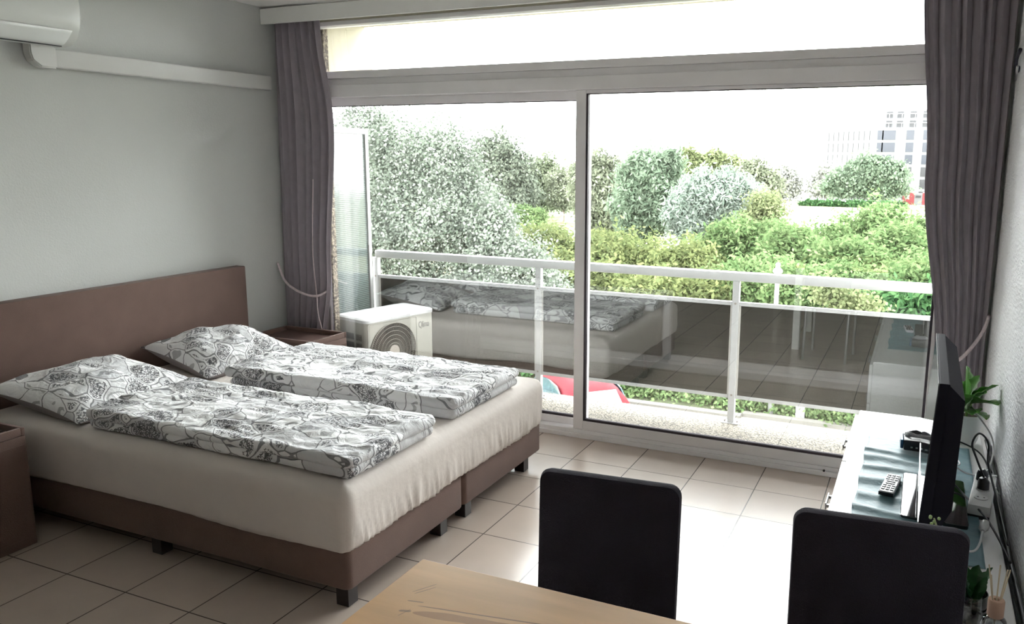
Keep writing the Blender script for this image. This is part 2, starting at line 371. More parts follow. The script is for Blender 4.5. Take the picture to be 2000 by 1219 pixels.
def sheet_disp(p, nx, ny, d):
    fn = noise.noise(Vector((p.x * 3, p.y * 3, p.z * 3)))
    if d < .02:
        k = max(0, 1 - (p.z - .235) / .15)
        foot = max(0, nx)
        gat = (noise.noise(Vector((p.x * 9, p.y * 60 + p.z * 14, 1.7 + p.z * 5))) * .012 + noise.noise(Vector((p.x * 5, p.y * 115 + p.z * 30, 4.7 + p.z * 9))) * .005) * foot * min(1, k * 1.2) ** 1.5
        gat += noise.noise(Vector((p.x * 22, p.y * 20, 3.1))) * .003 * k
        q = .006 + gat + fn * .004 - .012 * max(0, k - .55) * (1 if foot > .5 else .4)
        return Vector((p.x + nx * q, p.y + ny * q, p.z + (.02 * noise.noise(Vector((p.x * 2, p.y * 4, 9))) if k > .9 else 0)))
    return p + Vector((0, 0, fn * .006 + noise.noise(Vector((p.x * 9, p.y * 7, 2))) * .002))
prof = [(.004, .235), (0, .25), (0, .27), (0, .29), (0, .315), (0, .34), (0, .37), (0, .40), (0, .425)] + [(.065 * (1 - math.cos(a)), .425 + .065 * math.sin(a)) for a in [PI / 2 * k / 6 for k in range(1, 7)]]
b = B(); slab(b, BX0 + .005, BX1 + .012, BY0 - .01, BY1 + .01, prof, rc=.045, n_side=150, n_cor=8, top=24, disp=sheet_disp)
obj('fitted_sheet', b, sheet_m, mt, smooth=True)

def duvet(name, label, corners, h, seed, rz=0.0):
    """folded duvet: two thick folds lying on each other, wrinkled"""
    x0, x1, y0, y1 = corners; cx, cy = (x0 + x1) / 2, (y0 + y1) / 2
    T = thing(name, label, 'duvet', (cx, cy, .492), rz, None)
    def mk(z0, z1, ins, sd, over, roll):
        hh = z1 - z0; r = hh / 2
        pf = [(r * (1 - math.sin(a)) + ins, z0 + r - r * math.cos(a)) for a in [PI * k / 10 for k in range(1, 11)]]
        def dp(p, nx, ny, d):
            n1 = noise.noise(Vector((p.x * 3.1 + sd, p.y * 4.3, p.z * 4))); n2 = noise.noise(Vector((p.x * 11 + sd, p.y * 13, p.z * 8)))
            n3 = abs(noise.noise(Vector((p.x * 7 + p.y * 5, p.y * 16 - p.x * 3 + sd, 0)))); n4 = abs(noise.noise(Vector((p.x * 18, p.y * 20 + sd, 5))))
            up = max(0, (p.z - z0) / hh)
            q = n1 * .014 + n2 * .005
            zz = p.z + up * (n1 * .015 + n2 * .005 - n3 * .012 - n4 * .005 + .006) if d > r * .4 else p.z + up * n1 * .012
            if up < .1: zz = max(zz, z0 - .0)
            return Vector((p.x - cx + nx * q * (1 if d < .1 else 0), p.y - cy + ny * q * (1 if d < .1 else 0), zz - .492))
        b = B(); slab(b, x0 + over, x1, y0, y1, pf, rc=.035, n_side=110, n_cor=6, top=26, disp=dp)
        return obj('upper_fold' if z0 > .51 else 'lower_fold', b, bed_print, T, smooth=True, world=False)
    mk(.494, .494 + h * .55, 0.012, seed, 0, 0)
    mk(.494 + h * .46, .494 + h, 0.0, seed + 5.3, -.01, 0)
    return T
duvet('duvet', 'folded floral-print duvet on the near half of the bed', (-1.53, -.125, -2.055, -1.48), .085, 1.0)
duvet('duvet', 'folded floral-print duvet on the window half of the bed', (-1.50, -.14, -1.325, -.66), .10, 7.7)

def pillow(label, loc, rz, tilt, w, d, h, seed):
    T = thing('pillow', label, 'pillow', loc, rz)
    b = B(); n = 44
    ct, stt = math.cos(tilt), math.sin(tilt)
    def f(sgn):
        def g(u, v):
            x, y = u * 2 - 1, v * 2 - 1
            # corners drawn out, sides pulled in
            px = x * (1 - .10 * (1 - abs(y) ** 2.2) * (abs(x) ** 3)) * d / 2; py = y * (1 - .10 * (1 - abs(x) ** 2.2) * (abs(y) ** 3)) * w / 2
            th = max(0, (1 - abs(x) ** 2.6)) ** .62 * max(0, (1 - abs(y) ** 2.6)) ** .62 * h / 2
            e = 1 - max(abs(x), abs(y)) ** 8
            nz = (noise.noise(Vector((px * 7 + seed, py * 7, 0))) * .02 - abs(noise.noise(Vector((px * 14 + seed, py * 9, 2)))) * .018) * e
            z = sgn * th + (nz if sgn > 0 else nz * .3)
            if sgn < 0: z = max(z, -h * .34)
            return (px * ct + z * stt, py, -px * stt + z * ct)
        return g
    grid(b, n, n, f(1), 0); grid(b, n, n, f(-1), 1)
    bmesh.ops.remove_doubles(b, verts=b.verts[:], dist=.0008)
    return obj('pillowcase', b, [bed_print, taupe_cloth], T, smooth=True, world=False)
pillow('plump floral-print pillow against the headboard, nearest the camera', (-1.87, -1.735, .555), .06, .15, .70, .60, .20, 3.0)
pillow('plump floral-print pillow against the headboard on the window side', (-1.88, -.945, .560), -.10, .18, .66, .56, .22, 11.0)

# nightstands
def nightstand(label, y0, y1):
    x0, x1, zt = -2.20, -1.70, .52
    T = thing('nightstand', label, 'nightstand', ((x0 + x1) / 2, (y0 + y1) / 2, 0))
    b = B(); w = .016
    box(b, x0, x1, y0, y1, .0, zt - .035, .004)
    for a in ((x0, x1, y0, y0 + w), (x0, x1, y1 - w, y1), (x0, x0 + w, y0 + w, y1 - w), (x1 - w, x1, y0 + w, y1 - w)): box(b, *a, zt - .035, zt, .003)
    obj('body', b, brown_fab, T, smooth=True, angle=SH)
    obj('tray_top', bx(x0 + w, x1 - w, y0 + w, y1 - w, zt - .0349, zt - .028), brown_tray, T)
    obj('drawer_front', bx(x1, x1 + .006, y0 + .01, y1 - .01, .04, zt - .07, .003), brown_fab, T)
nightstand('brown tray-top nightstand between bed and window', -.437, -.108)
nightstand('brown tray-top nightstand at the left photo edge, near side of the bed', -2.62, -2.20)

# ---------------------------------------------------------------- curtains
def curtain(name, label, left, right, yc, z0, z1, folds, amp, seed):
    amp *= .95
    T = thing(name, label, 'curtain', ((left(.5) + right(.5)) / 2, yc, z0))
    b = B()
    def f(u, v):
        z = z0 + (z1 - z0) * v; xl, xr = left(v), right(v)
        uu = u + .012 * math.sin(u * 19 + seed) + .008 * noise.noise(Vector((u * 6, v * 2.5, seed)))
        ph = 2 * PI * folds * uu
        a = amp * (.75 + .9 * noise.noise(Vector((u * 8, v * 1.2, seed + 4)))) * (.55 + .45 * v if v < 1 else 1)
        return (xl + (xr - xl) * u + .006 * math.sin(ph * 2), yc + a * math.sin(ph) + .15 * a * math.sin(2.0 * ph + seed), z)
    grid(b, folds * 18, 60, f)
    c = obj('drape', b, curtain_m, T, smooth=True)
    s = c.modifiers.new('thickness', 'SOLIDIFY'); s.thickness = .002
    b = B(); grid(b, folds * 14, 2, lambda u, v: tuple(Vector(f(u, .985 + .015 * v)) + Vector((0, -.0035, 0)))); obj('heading_tape', b, curtain_m, T, smooth=True)
    return T
def lerp(t, tab):
    for (a, x), (bb, y) in zip(tab, tab[1:]):
        if t <= bb: k = (t - a) / (bb - a); k = k * k * (3 - 2 * k); return x + (y - x) * k
    return tab[-1][1]
ZT, ZB = 2.54, .52
cl = curtain('curtain', 'taupe curtain tied back at the left of the window', lambda v: lerp(v, [(0, -2.25), (.2, -2.25), (1, -2.235)]),
        lambda v: lerp(v, [(0, -1.955), (.10, -1.945), (.34, -1.855), (.72, -1.785), (.97, -1.86), (1, -1.865)]), -.055, .03, ZT, 7, .024, 1.3)
b = B()
def flap(u, v): z = .03 + 2.07 * v; return (-1.965 + .085 * u + .004 * math.sin(u * 9), -.022 + .012 * math.sin(u * 2 * PI * 2), z)
grid(b, 24, 10, flap); obj('back_drape', b, mat('curtain_lining', (.42, .39, .40), .9), cl, smooth=True)
b = B(); tube(b, smooth_path([(-2.255, -.10, .94), (-2.19, -.115, .83), (-2.10, -.122, .775), (-2.0, -.122, .745), (-1.93, -.11, .74), (-1.905, -.07, .755), (-1.91, -.022, .775), (-2.0, -.015, .80), (-2.12, -.015, .86), (-2.25, -.02, .93)]), .008, 8)
tag(obj('tieback_rope', b, rope_m, None, smooth=True), 'twisted mauve rope tieback round the left curtain', 'rope')
b = B(); tube(b, smooth_path([(-1.93, -.108, .735), (-1.945, -.108, 1.05), (-1.915, -.108, 1.5)]), .0035, 6); tube(b, smooth_path([(-1.93, -.108, .735), (-1.925, -.108, .62), (-1.90, -.108, .52)]), .004, 6)
obj('pull_cord', b, rope_m, cl, smooth=True)
cr_ = curtain('curtain', 'taupe curtain tied back at the right of the window', lambda v: lerp(v, [(0, 1.86), (.14, 1.85), (.28, 1.775), (.62, 1.672), (1, 1.60)]),
        lambda v: lerp(v, [(0, 1.985), (.35, 1.985), (1, 1.985)]), -.062, .03, ZT, 8, .034, 5.1)
b = B(); tube(b, smooth_path([(1.985, -.12, .94), (1.965, -.138, .87), (1.93, -.142, .80), (1.885, -.142, .735), (1.835, -.132, .70), (1.80, -.07, .70), (1.83, -.012, .72), (1.93, -.012, .80), (1.99, -.02, .93)]), .008, 8)
tag(obj('tieback_rope', b, rope_m, None, smooth=True), 'twisted mauve rope tieback round the right curtain', 'rope')

# ---------------------------------------------------------------- indoor air conditioner and its trunking
ac = thing('air_conditioner', 'white wall-mounted indoor air conditioner at the top left corner', 'air conditioner', (XL, -1.93, 2.15))
def ac_prof(s=1.0):
    return [(0, 2.165), (.10, 2.150), (.150, 2.158), (.190, 2.185), (.212, 2.225), (.220, 2.27), (.222, 2.36), (.216, 2.41), (.19, 2.43), (0, 2.435)]
b = B(); P = [(XL + .002 + d, z) for d, z in ac_prof()]
ys = [-2.35, -1.56, -1.515, -1.50]; ins = [0, 0, .006, .022]
rings = []
for y, i in zip(ys, ins):
    cx_, cz_ = XL, 2.29
    rings.append([b.verts.new((max(XL + .002, x - i if x > XL + .01 else x), y, z + (i if z < cz_ else -i))) for x, z in P])
for A, Bq in zip(rings, rings[1:]):
    for k in range(len(P)): b.faces.new((A[k], A[(k + 1) % len(P)], Bq[(k + 1) % len(P)], Bq[k]))
b.faces.new(rings[0][::-1]); b.faces.new(rings[-1])
obj('housing', b, mat('air_conditioner_plastic', (.62, .63, .60), .35, var=.02), ac, smooth=True, angle=.6)
b = B()
def fl(u, v):
    y = -2.34 + (.78 - .02 * (1 - v)) * u; a = v; x = XL + .158 + .056 * a ** .8; z = 2.158 + .066 * a ** 1.3
    return (x + .003, y, z - .003)
grid(b, 2, 6, fl); o = obj('air_flap', b, mat('air_conditioner_flap', (.66, .67, .65), .3, var=.02), ac, smooth=True); s = o.modifiers.new('t', 'SOLIDIFY'); s.thickness = .003
b = B(); box(b, XL + .140, XL + .156, -2.34, -1.575, 2.1495, 2.1535); obj('air_slot', b, black_m, ac)
tr = thing('cable_trunking', 'white plastic pipe trunking running along the left wall', 'trunking', (XL, -.85, 2.06))
obj('trunk_cover', bx(XL + .001, XL + .052, -1.545, -.10, 2.062, 2.150, .010, 3), white_pl, tr, smooth=True, angle=SH)
b = B(); pts = [(-1.535, 2.056), (-1.615, 2.056), (-1.655, 2.085), (-1.665, 2.115), (-1.665, 2.172), (-1.565, 2.172), (-1.565, 2.156), (-1.535, 2.156)]
prism(b, pts, 'x', XL + .001, XL + .058); bmesh.ops.bevel(b, geom=b.edges[:], offset=.006, segments=2, affect='EDGES'); obj('elbow_cover', b, white_pl, tr, smooth=True, angle=SH)

# ---------------------------------------------------------------- television side
CZ = .52
cab = thing('tv_cabinet', 'low white gloss cabinet along the right wall under the television', 'cabinet', (1.72, -1.4, 0))
obj('body', bx(1.478, 1.962, -2.38, -.455, .04, CZ, .004), gloss_white, cab)
obj('plinth', bx(1.50, 1.95, -2.36, -.48, .0, .04), gloss_white, cab)
for k in range(3):
    y0 = -2.375 + k * .64; y1 = y0 + .632
    for z0, z1 in ((.05, .27), (.277, .50)):
        d = obj('drawer_front', bx(1.460, 1.477, y0, y1, z0, z1, .002), gloss_white, cab)
        b = B(); yc = (y0 + y1) / 2; zc = z1 - .04
        box(b, 1.440, 1.4445, yc - .05, yc + .05, zc - .012, zc + .012, .001); box(b, 1.4446, 1.4599, yc - .045, yc - .035, zc - .005, zc + .005); box(b, 1.4446, 1.4599, yc + .035, yc + .045, zc - .005, zc + .005)
        obj('handle', b, mat('grey_metal_handle', (.35, .35, .35), .35, metal=.6), d)
b = B()
def run(u, v):
    x = 1.537 + .372 * u; y = -.825 - 1.04 * v; s = 0
    for yc, w, a in ((-1.015, .02, .010), (-1.10, .03, .012), (-1.20, .02, .009), (-1.33, .035, .014), (-1.47, .03, .010), (-1.60, .025, .012), (-1.76, .03, .008)):
        yy = y + .06 * (x - 1.7) + .01 * math.sin(x * 17 + yc * 9); s += a * math.exp(-((yy - yc) / w) ** 2) * max(0, 1 - (u * 1.25) ** 3 * .9 if u < .8 else .1)
    ed = -.004 * math.sin(y * 23) * (1 - u)
    return (x + ed, y, CZ + .0025 + s + .0015 * noise.noise(Vector((x * 15, y * 15, 0))) + .0015)
grid(b, 40, 150, run); o = obj('table_runner', b, teal, None, smooth=True); s = o.modifiers.new('t', 'SOLIDIFY'); s.thickness = .0012; s.offset = 1
tag(o, 'wrinkled teal cloth runner lying on the white cabinet', 'runner')

tv_black = mat('tv_housing_black', (.012, .011, .018), .7, var=.1, spec=.12)
tv = thing('television', 'black flat-screen television seen edge-on on the white cabinet', 'television', (1.76, -1.42, CZ))
lean = .022 / .43
def tvq(x, y, z): return (x + (z - .59) * lean, y, z)
def tvbox(x0, x1, y0, y1, z0, z1, bev=0):
    b = bx(x0, x1, y0, y1, z0, z1, bev)
    for v in b.verts: v.co = Vector(tvq(*v.co))
    return b
b = B(); y0, y1, z0, z1 = -1.79, -1.045, .585, 1.02
box(b, 1.731, 1.760, y0, y1, z0, z1, .003)
r = prism(b, [(1.760, z0 + .005), (1.760, z1 - .005), (1.803, z1 - .045), (1.812, z0 + .06), (1.79, z0 + .005)], 'y', y0 + .004, y1 - .004)
for v in b.verts: v.co = Vector(tvq(*v.co))
obj('housing', b, tv_black, tv)
obj('screen', tvbox(1.7296, 1.7309, y0 + .012, y1 - .012, z0 + .018, z1 - .012), black_gloss, tv)
obj('bezel_strip', tvbox(1.7280, 1.7309, y0 + .003, y1 - .003, z0 + .002, z0 + .012, .001), chrome, tv, label='silver strip along the lower edge')
obj('top_edge', tvbox(1.7283, 1.7300, y0 + .003, y1 - .003, z1 - .006, z1 + .0005), chrome, tv)
b = B(); box(b, 1.7265, 1.7279, -1.50, -1.36, z0 - .006, z0 + .014, .0005); obj('logo_plate', b, chrome, tv)
b = B(); slab(b, 1.68, 1.875, -1.625, -1.235, [(0, CZ + .007), (0, CZ + .018), (.002, CZ + .020)], rc=.012, n_side=4, n_cor=4, top=3); obj('stand_base', b, black_gloss, tv)
b = B(); box(b, 1.745, 1.80, -1.49, -1.37, CZ + .020, .64, .006); obj('stand_neck', b, black_m, tv)

# remote control
rc = thing('remote_control', 'silver and black remote control lying on the teal runner', 'remote control', (1.642, -1.395, CZ + .018), -.12)
b = B(); slab(b, -.024, .024, -.088, .088, [(.002, .0), (0, .003), (0, .013), (.003, .016)], rc=.012, n_side=6, n_cor=4, top=3); obj('body', b, mat('silver_plastic', (.62, .62, .68), .35), rc, world=False, smooth=True, angle=SH)
for r_ in range(8):
    for c_ in range(3):
        if r_ in (3, 4) and c_ != 1: continue
        w = .0055 if r_ not in (3, 4) else .014
        x, y = (c_ - 1) * .014, .072 - r_ * .0195
        obj('button', bx(x - w, x + w, y - .006, y + .006, .0161, .0185, .001), black_m, rc, world=False)
obj('battery_end', bx(-.0235, .0235, -.0893, -.0884, .001, .014), black_m, rc, world=False)

# set-top box with coiled cable
sb = thing('set_top_box', 'black set-top box with blue end lying on the runner behind the television', 'box', (1.715, -.93, CZ + .018), .05)
obj('case', bx(-.045, .085, -.055, .055, 0, .042, .006), black_m, sb, world=False, smooth=True, angle=SH)
obj('end_cap', bx(-.056, -.0455, -.045, .045, .003, .038, .003), mat('blue_plastic', (.02, .10, .22), .4), sb, world=False, label='blue end cap')
b = B()
for k in range(5): box(b, -.02 + k * .018, -.012 + k * .018, -.0558, -.0550, .012, .018)
obj('port', b, chrome, sb, world=False)
b = B(); pts = []
for k in range(64):
    a = k * .55; pts.append((1.715 + (.045 - .0003 * k) * math.cos(a), -.925 + (.030 - .0002 * k) * math.sin(a), CZ + .064 + .0002 * k + .003 * math.sin(k * 1.7)))
tube(b, pts, .0022, 6); tag(obj('coiled_cable', b, mat('grey_cable', (.30, .30, .33), .5), None, smooth=True), 'thin grey cable coiled on top of the black set-top box', 'cable')

# power strip and cables on the cabinet
ps = thing('power_strip', 'white multi-socket power strip on the cabinet beside the right wall', 'power strip', (1.925, -1.36, CZ), -.12)
b = bx(-.033, .033, -.15, .15, .012, .046, .004); obj('case', b, white_pl, ps, world=False, smooth=True, angle=SH)
obj('base', bx(-.031, .031, -.148, .148, 0, .0119), black_m, ps, world=False)
for y in (-.08, .0, .08):
    b = B(); tube(b, [(0, y, .0461), (0, y, .049)], .021, 16); s_ = obj('socket', b, white_pl, ps, world=False)
    b = B(); tube(b, [(-.009, y, .0491), (-.009, y, .0496)], .003, 8); tube(b, [(.009, y, .0491), (.009, y, .0496)], .003, 8); obj('socket_hole', b, black_m, s_, world=False)
def plug(label, x, y, m):
    T = thing('plug', label, 'plug', (x, y, CZ + .05)); b = B(); tube(b, [(x, y, CZ + .0505), (x, y, CZ + .075), (x - .004, y, CZ + .088)], [.019, .018, .010], 12); obj('body', b, m, T, smooth=True, angle=.7); 
plug('black plug in the power strip, nearer the window', 1.926, -1.28, black_m); plug('black plug in the middle of the power strip', 1.925, -1.36, black_m)
def cable(label, pts, r, m, name='cable'):
    b = B(); tube(b, smooth_path(pts, 10), r, 8); tag(obj(name, b, m, None, smooth=True), label, 'cable')
blk = mat('black_cable', (.015, .015, .018), .45); gry = mat('light_grey_cable', (.42, .42, .42), .5); wht = mat('white_cable', (.75, .76, .76), .45)
cable('black cable looping up from the power strip towards the television', [(1.925, -1.36, .608), (1.90, -1.33, .66), (1.885, -1.30, .70), (1.905, -1.27, .73), (1.935, -1.27, .70), (1.94, -1.30, .63), (1.965, -1.45, .56), (1.975, -1.70, .535)], .0035, blk)
cable('black cable running from the television base along the cabinet to the near end', [(1.83, -1.30, .56), (1.87, -1.38, .545), (1.92, -1.56, .555), (1.955, -1.70, .54), (1.972, -1.82, .535)], .0035, blk)
cable('dark cable arching from behind the television to the wall near the plant', [(1.80, -.98, .60), (1.86, -.98, .60), (1.93, -1.02, .58), (1.968, -1.12, .545)], .003, blk)
cable('grey cable hanging from the plant pot down to the power strip', [(1.905, -.80, .68), (1.94, -.85, .655), (1.972, -.92, .62), (1.978, -1.0, .585), (1.955, -1.12, .55), (1.93, -1.17, .535), (1.93, -1.23, .55), (1.95, -1.25, .56), (1.98, -1.3, .535)], .003, gry)
cable('white cable lying across the runner to the right wall', [(1.84, -1.13, .56), (1.88, -1.16, .545), (1.93, -1.17, .545), (1.975, -1.19, .56), (1.962, -1.22, .57), (1.945, -1.25, .575)], .003, wht)
cable('white cable curling on the runner behind the television', [(1.82, -1.0, .545), (1.86, -1.02, .54), (1.865, -1.07, .54), (1.83, -1.10, .54)], .003, wht)
cable('white cable with plug lying near the end of the runner', [(1.86, -1.80, .535), (1.885, -1.78, .535), (1.90, -1.73, .54), (1.91, -1.66, .545)], .0035, wht)
b = B(); tube(b, [(1.91, -1.66, .547), (1.915, -1.63, .547), (1.92, -1.60, .547)], [.006, .014, .014], 12); tag(obj('loose_plug', b, white_pl, None, smooth=True, angle=.7), 'white plug lying loose on the cabinet below the power strip', 'plug')
b = B(); tube(b, [(1.985, y, .50 + .01 * math.sin(y * 5)) for y in [-.6 - k * .1 for k in range(18)]], .008, 8); tag(obj('gap_shadow_strip', b, blk, None, smooth=True), 'dark strip standing in for the shadow gap between the cabinet and the right wall', 'cable')  # black tube stands in for the shadow gap along the wall

# potted plant with broad leaves
def leafblade(b, base, tip, width, droop, roll=0.0, n=10):
    base, tip = Vector(base), Vector(tip); ax = tip - base; Lh = ax.length; ax.normalize(); side = ax.cross(Vector((0, 0, 1))); side = side.normalized() if side.length > .1 else Vector((1, 0, 0)); up = side.cross(ax)
    side, up = math.cos(roll) * side + math.sin(roll) * up, math.cos(roll) * up - math.sin(roll) * side
    def f(u, v):
        w = width / 2 * math.sin(PI * min(1, u * .97 + .02)) ** .75 * (1 + .25 * math.sin(PI * u)); s = (v * 2 - 1)
        p = base + ax * Lh * u + side * w * s + up * (abs(s) * w * .35 + .004 * math.sin(u * 22) * abs(s)) - Vector((0, 0, 1)) * droop * u * u
        return p
    grid(b, n, 6, f)
pl = thing('potted_plant', 'broad-leaved green plant in white pot behind the television', 'plant', (1.895, -.73, CZ))
b = B(); lathe(b, [(0, CZ + .001), (.040, CZ + .001), (.048, CZ + .02), (.062, CZ + .10), (.064, CZ + .125), (.060, CZ + .125), (.057, CZ + .105), (0, CZ + .105)], 1.895, -.73, 32); obj('pot', b, pot_w, pl, smooth=True, angle=.8)
b = B(); lathe(b, [(0, CZ + .108), (.055, CZ + .106)], 1.895, -.73, 24); obj('soil', b, soil, pl)
for a in (((1.885, -.75, .66), (1.875, -.77, .845), .115, .0, 1.2), ((1.90, -.75, .70), (1.99, -.80, .80), .06, .012, .2), ((1.90, -.76, .69), (1.985, -.90, .765), .10, .03, .2), ((1.90, -.77, .67), (1.95, -.92, .70), .06, .02, .4),
          ((1.89, -.76, .68), (1.90, -.90, .775), .11, .01, -.3), ((1.89, -.72, .67), (1.80, -.66, .78), .09, .02, .2), ((1.89, -.73, .70), (1.93, -.72, .80), .08, .0, .9), ((1.895, -.77, .665), (1.90, -.92, .71), .07, .02, 0), ((1.89, -.74, .69), (1.95, -.83, .76), .08, .0, -.5)):
    b = B(); leafblade(b, a[0], a[1], a[2], a[3], a[4]); o = obj('leaf', b, leafg, pl, smooth=True); q_ = o.modifiers.new('t', 'SOLIDIFY'); q_.thickness = .0008
b = B(); tube(b, [(1.895, -.73, .62), (1.893, -.735, .66), (1.895, -.73, .70)], .005, 6)
for q in ((1.985, -.79, .80),): tube(b, [(1.895, -.73, .65), (1.91, -.735, .69)], .003, 6)
obj('stem', b, mat('green_stem', (.12, .2, .05), .5), pl, smooth=True)

# little trailing plant in a white bowl
tp = thing('trailing_plant', 'small trailing string-of-pearls plant in a white bowl behind the right-hand chair', 'plant', (1.79, -2.02, CZ))
b = B(); lathe(b, [(0, CZ + .001), (.03, CZ + .001), (.042, CZ + .03), (.05, CZ + .10), (.052, CZ + .145), (.048, CZ + .145), (.044, CZ + .13), (0, CZ + .13)], 1.79, -2.02, 28); obj('bowl', b, pot_w, tp, smooth=True, angle=.8)
random.seed(4)
b = B(); P0 = [(1.775, -2.03, .655), (1.77, -2.02, .69), (1.762, -2.02, .712), (1.768, -2.02, .69)]; tube(b, smooth_path(P0), .002, 5); tube(b, smooth_path([(1.78, -2.03, .66), (1.76, -2.05, .675), (1.765, -2.07, .665)]), .002, 5); tube(b, smooth_path([(1.78, -2.03, .66), (1.80, -2.05, .68), (1.81, -2.07, .67)]), .002, 5); obj('stem', b, mat('pale_stem', (.40, .45, .22), .5), tp, smooth=True)
for k in range(16):
    c = random.choice([(1.765, -2.02, .70), (1.762, -2.05, .672), (1.80, -2.055, .678), (1.785, -2.04, .665)])
    b = B(); bmesh.ops.create_icosphere(b, subdivisions=2, radius=.0045, matrix=Matrix.Translation((c[0] + random.uniform(-.014, .014), c[1] + random.uniform(-.012, .012), c[2] + random.uniform(-.012, .016)))); obj('bead_leaf', b, mat('pale_green_bead', (.30, .42, .15), .4), tp, smooth=True)

# dark leaf in a glass jar and reed diffuser
jar_glass = glass_mat('thin_jar_glass', (.80, .82, .82), .05)
JX, JY = 1.852, -2.16
jr = thing('succulent_jar', 'dark green leafy plant in a glass jar beside the reed diffuser', 'plant', (JX, JY, CZ))
b = B(); lathe(b, [(0, CZ + .001), (.036, CZ + .001), (.042, CZ + .012), (.043, CZ + .07), (.040, CZ + .078), (.0385, CZ + .078), (.041, CZ + .07), (.040, CZ + .014), (0, CZ + .006)], JX, JY, 28); obj('jar', b, jar_glass, jr, smooth=True, angle=.8)
b = B(); lathe(b, [(0, CZ + .007), (.038, CZ + .009), (.0392, CZ + .05), (0, CZ + .052)], JX, JY, 20); obj('pebble_fill', b, pebble_w, jr, smooth=True, angle=.8)
for a, l in ((.2, .10), (1.2, .085), (2.2, .09), (3.4, .10), (4.4, .08), (5.4, .095), (0.7, .07)):
    b = B(); leafblade(b, (JX + .008 * math.cos(a), JY + .008 * math.sin(a), CZ + .045), (JX + .045 * math.cos(a), JY + .045 * math.sin(a), CZ + .045 + l), .045 if a < 4 else .02, 0, .2 * a); obj('leaf', b, leafd, jr, smooth=True)
DX, DY = 1.898, -2.27
df = thing('reed_diffuser', 'reed diffuser with wooden cap and five pale sticks at the right edge', 'diffuser', (DX, DY, CZ))
b = B(); lathe(b, [(0, CZ + .001), (.026, CZ + .001), (.029, CZ + .006), (.029, CZ + .062), (.024, CZ + .076), (.014, CZ + .082), (.012, CZ + .082), (.022, CZ + .074), (.0265, CZ + .06), (.0265, CZ + .008), (0, CZ + .006)], DX, DY, 28); obj('bottle', b, jar_glass, df, smooth=True, angle=.8)
wood_l = mat('pale_beech', (.52, .33, .23), .5, var=.08, vscale=20, stretch=(1, 1, .2))
b = B(); lathe(b, [(0, CZ + .083), (.0165, CZ + .083), (.018, CZ + .086), (.018, CZ + .122), (.0165, CZ + .125), (.007, CZ + .125), (.006, CZ + .118), (0, CZ + .118)], DX, DY, 28); obj('wooden_cap', b, wood_l, df, smooth=True, angle=.6)
stick = mat('pale_reed', (.62, .52, .36), .6, var=.1)
for dx, dy, z in ((-.022, .01, .084), (-.018, -.016, .072), (.0, .0, .092), (.016, .004, .082), (.022, .01, .080)):
    b = B(); tube(b, [(DX - dx * .35, DY - dy * .35, CZ + .02), (DX + dx, DY + dy, CZ + .118 + z)], .0017, 6); obj('reed', b, stick, df, smooth=True)

# ornament on the right wall
orn = thing('wall_ornament', 'small dark metal hook ornament on the right wall by the curtain', 'ornament', (1.996, -.235, 2.03))
b = B(); tube(b, smooth_path([(1.99, -.27, 2.10), (1.985, -.215, 2.075), (1.985, -.195, 2.04), (1.99, -.225, 2.015), (1.99, -.26, 2.03)]), .008, 6); obj('scroll', b, mat('dark_iron', (.06, .06, .09), .5, metal=.4), orn, smooth=True)
b = B(); tube(b, [(1.99, -.185, 1.985), (1.985, -.28, 2.03)], .006, 6); obj('bar', b, chrome, orn, smooth=True)

# ---------------------------------------------------------------- dining table and chairs
def table_mat():
    M = mat('beech_table_veneer', (.64, .39, .185), rough=.28, var=.10, vscale=3.0, stretch=(.8, 7, 1)); t = M.node_tree; b = t.nodes['Principled BSDF']
    old = b.inputs['Base Color'].links[0].from_socket
    g = t.nodes.new('ShaderNodeNewGeometry'); s = t.nodes.new('ShaderNodeSeparateXYZ'); L(t, g.outputs['Position'], s.inputs[0])
    n = t.nodes.new('ShaderNodeTexNoise'); n.inputs['Scale'].default_value = 30; mp = t.nodes.new('ShaderNodeMapping'); mp.inputs['Scale'].default_value = (.25, 1, 1); L(t, g.outputs['Position'], mp.inputs[0]); L(t, mp.outputs[0], n.inputs['Vector'])
    def streak(x0, x1, y0, slope, half):
        X, Y = s.outputs[0], s.outputs[1]
        u = math_n(t, 'DIVIDE', math_n(t, 'SUBTRACT', X, (x0 + x1) / 2), (x1 - x0) / 2)
        yc = math_n(t, 'ADD', math_n(t, 'MULTIPLY', math_n(t, 'SUBTRACT', X, x0), slope), y0)
        v = math_n(t, 'DIVIDE', math_n(t, 'SUBTRACT', Y, math_n(t, 'ADD', yc, math_n(t, 'MULTIPLY', math_n(t, 'SUBTRACT', n.outputs['Fac'], .5), half * 1.2))), half)
        r = math_n(t, 'ADD', math_n(t, 'POWER', math_n(t, 'ABSOLUTE', u), 6.0), math_n(t, 'MULTIPLY', v, v)); return math_n(t, 'LESS_THAN', r, 1.0)
    c = mixc(t, math_n(t, 'MULTIPLY', streak(.805, 1.30, -3.022, .16, .014), .75), old, (.36, .19, .085))
    c = mixc(t, math_n(t, 'MULTIPLY', streak(.80, 1.15, -2.998, .17, .0018), .8), c, (.18, .10, .06))
    for a in ((.760, .790, -2.958, 1.6, .0022), (.768, .795, -2.962, 1.5, .002), (.770, .805, -2.99, .2, .002), (.776, .80, -3.028, .3, .004), (.785, .795, -3.045, 3.0, .003)): c = mixc(t, math_n(t, 'MULTIPLY', streak(*a), .6), c, (.16, .11, .08))
    L(t, c, b.inputs['Base Color']); return M
tb = thing('dining_table', 'beech-veneer dining table with a scratched worn top', 'table', (1.3, -3.27, 0))
obj('tabletop', bx(.70, 1.90, -3.72, -2.828, .722, .75, .0025), table_mat(), tb)
